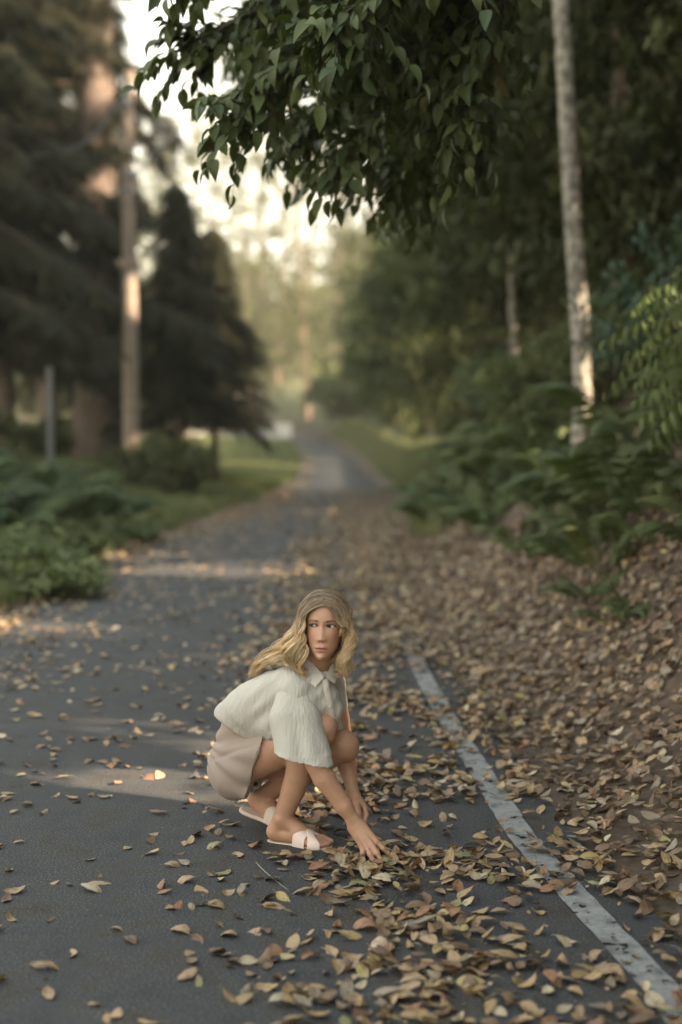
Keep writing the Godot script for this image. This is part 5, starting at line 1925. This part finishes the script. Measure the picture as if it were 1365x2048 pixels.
# ---------------------------------------------------------------- the tree whose branches hang into the picture
func make_overhanging_tree() -> void:
	var rg := RandomNumberGenerator.new()
	rg.seed = 1301
	var at := Vector3(3.9, 1.32, -6.2)
	var t := thing("overhanging_tree", "broadleaf tree whose leafy branches hang over the road at top right", "tree", at)
	part("trunk", trunk_mesh([Vector3(0.05, 0.2, 0), Vector3(-0.1, 1.6, -0.1), Vector3(-0.5, 3.4, -0.3), Vector3(-0.8, 6.0, -0.5)], [0.19, 0.15, 0.12, 0.05], 14, 12, 0.4), mats.bark, t)
	var wood := Soup.new()
	var leaf_at := []
	# main boughs, from the trunk out over the road, in the tree's own axes
	var boughs := []
	for tip in [Vector3(-4.55, 1.62, -0.3), Vector3(-4.3, 1.25, 0.1), Vector3(-4.1, 1.25, -1.0), Vector3(-4.5, 1.95, 0.0), Vector3(-4.4, 2.2, -0.6), Vector3(-3.85, 1.02, -0.3), Vector3(-3.45, 1.15, -1.9), Vector3(-3.5, 1.85, 0.3), Vector3(-3.4, 1.1, 0.0), Vector3(-4.0, 1.6, -0.5), Vector3(-4.3, 2.1, -1.6), Vector3(-4.4, 2.5, 0.1), Vector3(-3.6, 1.05, -1.1), Vector3(-3.9, 1.35, 0.5), Vector3(-3.3, 1.6, -0.8), Vector3(-3.25, 1.75, 0.9), Vector3(-3.7, 1.5, -1.6), Vector3(-3.2, 1.3, -1.4), Vector3(-3.9, 1.9, -0.9), Vector3(-3.45, 1.45, -0.4), Vector3(-4.0, 1.75, -2.6), Vector3(-4.4, 2.1, -2.9), Vector3(-3.6, 1.5, -2.8), Vector3(-4.2, 2.5, -2.4), Vector3(-3.4, 1.9, -3.2), Vector3(-4.6, 2.45, -3.4), Vector3(-3.8, 2.3, -3.6), Vector3(-3.3, 1.5, -2.4), Vector3(-4.1, 1.9, -3.9), Vector3(-3.5, 2.6, -2.2), Vector3(-4.35, 2.9, -1.9), Vector3(-3.6, 2.9, -2.9), Vector3(-3.9, 2.2, 0.2), Vector3(-3.55, 2.3, -0.6)]:
		boughs.append([Vector3(-0.5, 2.6, -0.3), Vector3(-1.6, 3.2, tip.z * 0.4), Vector3(-2.8, maxf(2.7, tip.y + 1.0), tip.z * 0.8), tip + Vector3(0, 0.38 if tip.x > -4.2 else 0.26, 0)])
	for bo in boughs:
		var pts := curve_points(bo, 26)
		var rad := PackedFloat32Array()
		for i in pts.size():
			rad.append(lerpf(0.05, 0.006, i / 26.0))
		wood.tube(pts, rad, 7, PackedColorArray(), false)
		for i in range(12, 27):
			if pts[i].x > -3.15:
				continue
			for s in 10:
				# a twig leaves the bough, droops, and carries leaves in two ranks
				var p0 := pts[i]
				var tang := (pts[mini(i + 1, 26)] - pts[i - 1]).normalized()
				var dir := (tang * rg.randf_range(0.5, 1.0) + Vector3(rg.randfn(0, 0.4), rg.randfn(-0.12, 0.42), rg.randfn(0, 0.6))).normalized()
				var len := rg.randf_range(0.22, 0.56) * (0.65 if i > 22 else 1.0)
				var tw := PackedVector3Array()
				var tr := PackedFloat32Array()
				for k in 6:
					var u := k / 5.0
					tw.append(p0 + dir * len * u + Vector3(0, -0.14 * len * u * u, 0))
					tr.append(lerpf(0.0045, 0.0014, u))
				wood.tube(tw, tr, 4, PackedColorArray(), false)
				var m := rg.randi_range(6, 9)
				for k in m:
					var u := (k + 1.0) / m
					var q := tw[mini(int(u * 5.0), 4)].lerp(tw[mini(int(u * 5.0) + 1, 5)], fmod(u * 5.0, 1.0) if u < 1.0 else 1.0)
					var out := (dir + Vector3(dir.z, 0, -dir.x) * (1.0 if k % 2 else -1.0) * rg.randf_range(0.5, 1.1) + Vector3(0, rg.randfn(-0.16, 0.32), 0)).normalized()
					if in_beam(at + q):
						continue
					leaf_at.append([q, out, rg.randf_range(0.074, 0.118)])
	part("boughs", wood.mesh(), mats.twig, t)
	# leaf shapes: four, each with its own bend
	var shapes := []
	for s in 4:
		var o := Soup.new()
		leaf_blade(o, Transform3D(), 1.0, 0.52, 0.28 + 0.08 * s, -0.5 - 0.25 * s, 6, Color.WHITE, 0.2 * (s - 1.5))
		shapes.append(o.mesh())
	var eye := Vector3(0, 1.5, 0)
	var order := []
	for i in leaf_at.size():
		var w: Vector3 = at + leaf_at[i][0]
		var d := -w.z
		var sx := w.x / d
		var sy := (w.y - 1.5) / d + 0.065
		var seen := absf(sx) < 0.235 and sy < 0.355
		order.append([(leaf_at[i][2] as float) / w.distance_to(eye) if seen else 0.0, i])
	order.sort_custom(func(p, q) -> bool: return p[0] > q[0])
	var tone := []
	for c in [Color(0.052, 0.068, 0.023), Color(0.066, 0.084, 0.028), Color(0.084, 0.100, 0.034), Color(0.058, 0.080, 0.035), Color(0.105, 0.080, 0.030)]:
		var m: StandardMaterial3D = mats.gloss_leaf.duplicate()
		m.albedo_color = (c as Color).linear_to_srgb()
		tone.append(m)
	var rest := [[], [], [], []]
	for n in order.size():
		var l: Array = leaf_at[order[n][1]]
		var s := n % 4
		var z: Vector3 = l[1]
		var b := Basis.looking_at(-z, Vector3(rg.randfn(0, 0.35), 1.0, rg.randfn(0, 0.35)))
		var x := Transform3D(b.scaled(Vector3.ONE * (l[2] as float)), l[0])
		if n < 290:
			var f := part("leaf", shapes[s], tone[rg.randi_range(0, 3) if rg.randf() < 0.95 else 4], t)
			f.transform = x
		else:
			rest[s].append(x)
	for s in 4:
		tag(scatter("foliage", shapes[s], mats.gloss_leaf, rest[s], tints(rg, rest[s].size(), Color(0.046, 0.060, 0.020), Color(0.084, 0.098, 0.033)), t), "", "", "", "stuff")

# ---------------------------------------------------------------- fallen leaves
func dry_leaf(s: int) -> ArrayMesh:                        # length 1 along z, centred; each of ten bends its own way
	var rg := RandomNumberGenerator.new()
	rg.seed = 2000 + s
	var curl := rg.randf_range(-1.5, 2.0)
	var cup := rg.randf_range(-0.7, 1.5)
	var twist := rg.randf_range(-1.3, 1.3)
	var width := rg.randf_range(0.42, 0.60)
	var tip := rg.randf_range(0.85, 1.25)
	var grid := []
	var cc := []
	var p := Vector3(0, 0, -0.5)
	var pitch := -curl * 0.5
	var side := rg.randf_range(-0.25, 0.25)
	for i in 11:
		var u := i / 10.0
		var w := width * 0.5 * pow(sin(PI * pow(u, 0.85 * tip)), 0.8) + 0.006
		var row := PackedVector3Array()
		var cr := PackedColorArray()
		for j in 7:
			var t := (j - 3) / 3.0
			var a := twist * (u - 0.5)
			var ca := cup * t * 0.75
			var l := w * absf(t)
			var off := Vector3(sin(absf(ca) + 0.001) / (absf(ca) + 0.001) * l * signf(t), (1.0 - cos(ca)) / (absf(ca) + 0.001) * l * signf(cup), 0)
			off.y += 0.014 * sin(u * 19.0 + t * 3.0 + s) * absf(t) + 0.10 * absf(t) * w * (0.4 if s % 3 else -0.2)
			row.append(p + Vector3(off.x * cos(a) - off.y * sin(a) + side * sin(u * PI) * 0.2, off.x * sin(a) + off.y * cos(a), 0))
			var n := wave.get_noise_3d(u * 90.0 + s * 31.0, t * 55.0, s * 9.0)
			var c := Color.WHITE * (1.0 + 0.30 * n)
			if n < -0.22:
				c = c * Color(0.62, 0.54, 0.48)
			if j == 3:
				c = c * 1.18
			if absf(t) > 0.9:
				c = c * Color(0.86, 0.80, 0.74)
			cr.append(c)
		grid.append(row)
		cc.append(cr)
		pitch += curl / 10.0
		p += Vector3(0, sin(pitch), cos(pitch)) * 0.1
	var o := Soup.new()
	o.grid(grid, cc, false, -1.0)
	var st := PackedVector3Array([grid[0][3], grid[0][3] + Vector3(0.02, 0.02, -0.10), grid[0][3] + Vector3(0.06 * (s % 3 - 1), 0.015 + 0.03 * (s % 2), -0.22)])
	o.tube(st, PackedFloat32Array([0.012, 0.009, 0.008]), 4, PackedColorArray([Color(0.8, 0.7, 0.6), Color(0.8, 0.7, 0.6), Color(0.8, 0.7, 0.6)]), false)
	var low := 9.0
	for q in o.v:
		low = minf(low, q.y)
	for i in o.v.size():
		o.v[i].y -= low
	return o.mesh()


const LEAF_TONES := [["tan", Color(0.30, 0.205, 0.110)], ["brown", Color(0.140, 0.084, 0.043)], ["pale buff", Color(0.38, 0.305, 0.195)], ["yellowish", Color(0.345, 0.265, 0.105)], ["rust", Color(0.24, 0.120, 0.058)], ["ochre", Color(0.285, 0.190, 0.085)], ["grey brown", Color(0.21, 0.165, 0.115)], ["olive", Color(0.21, 0.19, 0.080)]]


func lying(rg: RandomNumberGenerator, x: float, z: float, lift: float, size: float, wild: float) -> Transform3D:
	var e := 0.08
	var n := Vector3(ground_at(x - e, z) - ground_at(x + e, z), 2.0 * e, ground_at(x, z - e) - ground_at(x, z + e)).normalized()
	var b := Basis(Quaternion(Vector3.UP, n)) * Basis(Vector3.UP, rg.randf() * TAU) * Basis(Vector3.RIGHT, rg.randfn(0.0, wild)) * Basis(Vector3(0, 0, 1), rg.randfn(0.0, wild))
	if rg.randf() < 0.42:
		b = b * Basis(Vector3(0, 0, 1), PI)
		lift += 0.22 * size
	return Transform3D(b.scaled(Vector3(rg.randf_range(0.85, 1.15), rg.randf_range(0.7, 1.2), 1.0) * size), Vector3(x, ground_at(x, z) + lift, z))


func make_fallen_leaves() -> void:
	var rg := RandomNumberGenerator.new()
	rg.seed = 1501
	var shapes := []
	var bends := []
	for s in 10:
		shapes.append(dry_leaf(s))
		rg.seed = 2000 + s
		var curl := rg.randf_range(-1.5, 2.0)
		var cup := rg.randf_range(-0.7, 1.5)
		var twist := rg.randf_range(-1.3, 1.3)
		bends.append("twisted" if absf(twist) > 0.8 else "cupped" if cup > 0.8 else "arched" if curl < -0.6 else "curled" if curl > 0.8 else "flat")
	rg.seed = 1501
	var all := []                                          # [transform, shape, tone, where, shown size]
	var drift := FastNoiseLite.new()
	drift.seed = 8
	drift.frequency = 1.1
	drift.fractal_octaves = 3
	var tries := 170000
	for i in tries:
		var d := 2.7 + 37.0 * pow(rg.randf(), 2.1)
		var x := rg.randf_range(-0.27, 0.27) * d
		var c := smoothed(ROAD_C, d)
		var u := x - c
		var wide := smoothed(WIDE, d)
		if u > 0.0:
			u += HALF - wide                                   # u counts from the road's edges
		else:
			u -= HALF - wide
		var sup := drift.get_noise_2d(x, -d)               # about -0.6 .. 0.6
		var want := 0.0                                    # leaves per square metre
		var where := ""
		var lift := 0.004
		if u > HALF + 0.02:
			want = 520.0
			where = "in the litter right of the white line"
			lift = 0.005 + 0.045 * rg.randf() * smoothstep(0.0, 0.3, u - HALF)
			if d > 13.0:
				want *= 1.0 - 0.85 * smoothstep(0.5, 1.1, u - HALF)
			want *= 1.0 - 0.6 * smoothstep(0.9, 1.5, u - HALF)
			if u > HALF + 2.4:
				want = 120.0
			if u < HALF + 0.10:
				want = 330.0
		elif u > 0.05:
			var near := smoothstep(0.05, 0.65, u)
			var cl := smoothstep(-0.34, 0.24, sup)
			want = lerpf(80.0, 700.0, near * cl) + 10.0
			if absf(u - (HALF - 0.19)) < 0.09:
				want *= 0.5
				where = "on the worn white edge line"
			else:
				where = "in the drift beside the white line"
			if d > 8.0:
				want = want * 0.6 + lerpf(330.0, 130.0, smoothstep(11.0, 14.0, d)) * smoothstep(8.0, 10.5, d) * smoothstep(0.3 + 0.3 * smoothstep(11.0, 14.0, d), 1.3, u)
			lift = 0.004 + 0.016 * rg.randf() * cl * near
			if Vector2(x - 0.22, d - 4.72).length() < 0.26:
				want += 60.0
				where = "in the heap by the outstretched hand"
		elif u > -HALF:
			want = 24.0 + 30.0 * smoothstep(-0.1, 0.25, sup) + 16.0 * smoothstep(5.5, 8.0, d)
			if d < 4.4:
				want *= 0.75
			where = "on bare asphalt left of the crouching person"
			if u < -HALF + 0.5:
				want += 75.0 * smoothstep(-HALF + 0.5, -HALF + 0.05, u)
				where = "along the left edge of the road"
		else:
			want = 210.0 * (1.0 - smoothstep(0.35, 1.0, -u - HALF)) + 12.0
			where = "along the left edge of the road"
			lift = 0.005 + 0.03 * rg.randf()
		# the spot's share of the tries
		var f := (d - 2.7) / 37.0
		var dens := tries * (1.0 / (2.1 * 37.0)) * pow(maxf(f, 1e-6), 1.0 / 2.1 - 1.0) / (0.54 * d)
		if rg.randf() > want / dens:
			continue
		# room for feet, knees and hand
		if x > -0.30 and x < 0.0 and d > 4.80 and d < 5.0 or x > -0.40 and x < -0.14 and d > 5.0 and d < 5.24:
			continue
		if x > 0.04 and x < 0.18 and d > 4.68 and d < 4.79:
			lift = 0.004
		var tone := rg.randi_range(0, 7)
		var pick := rg.randf()
		tone = 0 if pick < 0.27 else 1 if pick < 0.50 else 2 if pick < 0.61 else 5 if pick < 0.79 else 3 if pick < 0.83 else 4 if pick < 0.90 else 6 if pick < 0.975 else 7
		var size := rg.randf_range(0.040, 0.083)
		if u > HALF and rg.randf() < 0.55:
			tone = 1 if rg.randf() < 0.75 else 6
		var wild := 0.20 if u < 0.05 and u > -HALF else 0.30
		all.append([lying(rg, x, -d, lift, size, wild), rg.randi_range(0, 9), tone, where, size, d, x, u])
	# crumbs and torn bits between the leaves
	# the ones that show largest are things of their own
	var order := []
	for i in all.size():
		var l: Array = all[i]
		var d: float = l[5]
		var seen: bool = absf(l[6] / d) < 0.232 and (1.5 / d) < 0.42
		var s: float = l[4] / d * sqrt(1.5 / d)
		order.append([(s * (1.0 if (l[7] as float) < HALF else 0.93)) if seen else 0.0, i])
	order.sort_custom(func(p, q) -> bool: return p[0] > q[0])
	var tones := []
	for t in LEAF_TONES:
		var m: StandardMaterial3D = mats.dry.duplicate()
		m.albedo_color = (t[1] as Color).linear_to_srgb()
		tones.append(m)
	var rest := []
	var cols := []
	for s in 10:
		rest.append([])
		cols.append(PackedColorArray())
	for n in order.size():
		var l: Array = all[order[n][1]]
		if n < 295:
			var f := part("fallen_leaf", shapes[l[1]], tones[l[2]], self)
			f.transform = l[0]
			var at_front := "in front " if (l[5] as float) < 3.9 else "near the hand " if (l[5] as float) < 4.6 else ""
			tag(f, "%s %s dry leaf %s%s" % [bends[l[1]], LEAF_TONES[l[2]][0], at_front, l[3]], "leaf", "dry leaves lying " + l[3])
		else:
			rest[l[1]].append(l[0])
			cols[l[1]].append((LEAF_TONES[l[2]][1] as Color) * rg.randf_range(0.8, 1.2))
	var heap := thing("fallen_leaves", "carpet of dry brown and tan leaves over the road edges and banks", "leaves", Vector3.ZERO)
	tag(heap, "", "", "", "stuff")
	for s in 10:
		tag(scatter("dry_leaf", shapes[s], mats.dry, rest[s], cols[s], heap), "", "", "", "stuff")
	var bits := []
	var bit_tints := PackedColorArray()
	for i in 9000:
		var l: Array = all[rg.randi_range(0, all.size() - 1)]
		if (l[5] as float) > 12.0:
			continue
		var x: float = l[6] + rg.randfn(0.0, 0.12)
		var z: float = -(l[5] as float) + rg.randfn(0.0, 0.12)
		bits.append(lying(rg, x, z, 0.002, rg.randf_range(0.008, 0.024), 0.5))
		bit_tints.append((LEAF_TONES[rg.randi_range(0, 6)][1] as Color) * rg.randf_range(0.6, 1.1))
	var bit := Soup.new()
	leaf_blade(bit, Transform3D(Basis(), Vector3(0, 0.1, -0.5)), 1.0, 0.8, 0.3, 0.8, 3)
	tag(scatter("leaf_crumbs", bit.mesh(), mats.dry, bits, bit_tints, heap), "", "", "", "stuff")


# ---------------------------------------------------------------- small things on the road
func make_small_things() -> void:
	var o := Soup.new()
	var y := 0.011
	o.tube(curve_points([Vector3(-0.290, y, -4.72), Vector3(-0.250, y + 0.004, -4.60), Vector3(-0.195, y + 0.002, -4.48), Vector3(-0.160, y, -4.41)], 12), PackedFloat32Array([0.0016, 0.0016, 0.0015, 0.0015, 0.0015, 0.0014, 0.0014, 0.0013, 0.0012, 0.0012, 0.0011, 0.001, 0.0008]), 5)
	tag(part("grass_stalk", o.mesh(), flat(Color(0.34, 0.27, 0.18), 0.8), self), "thin dry stalk lying on the asphalt below the sandals", "stalk")
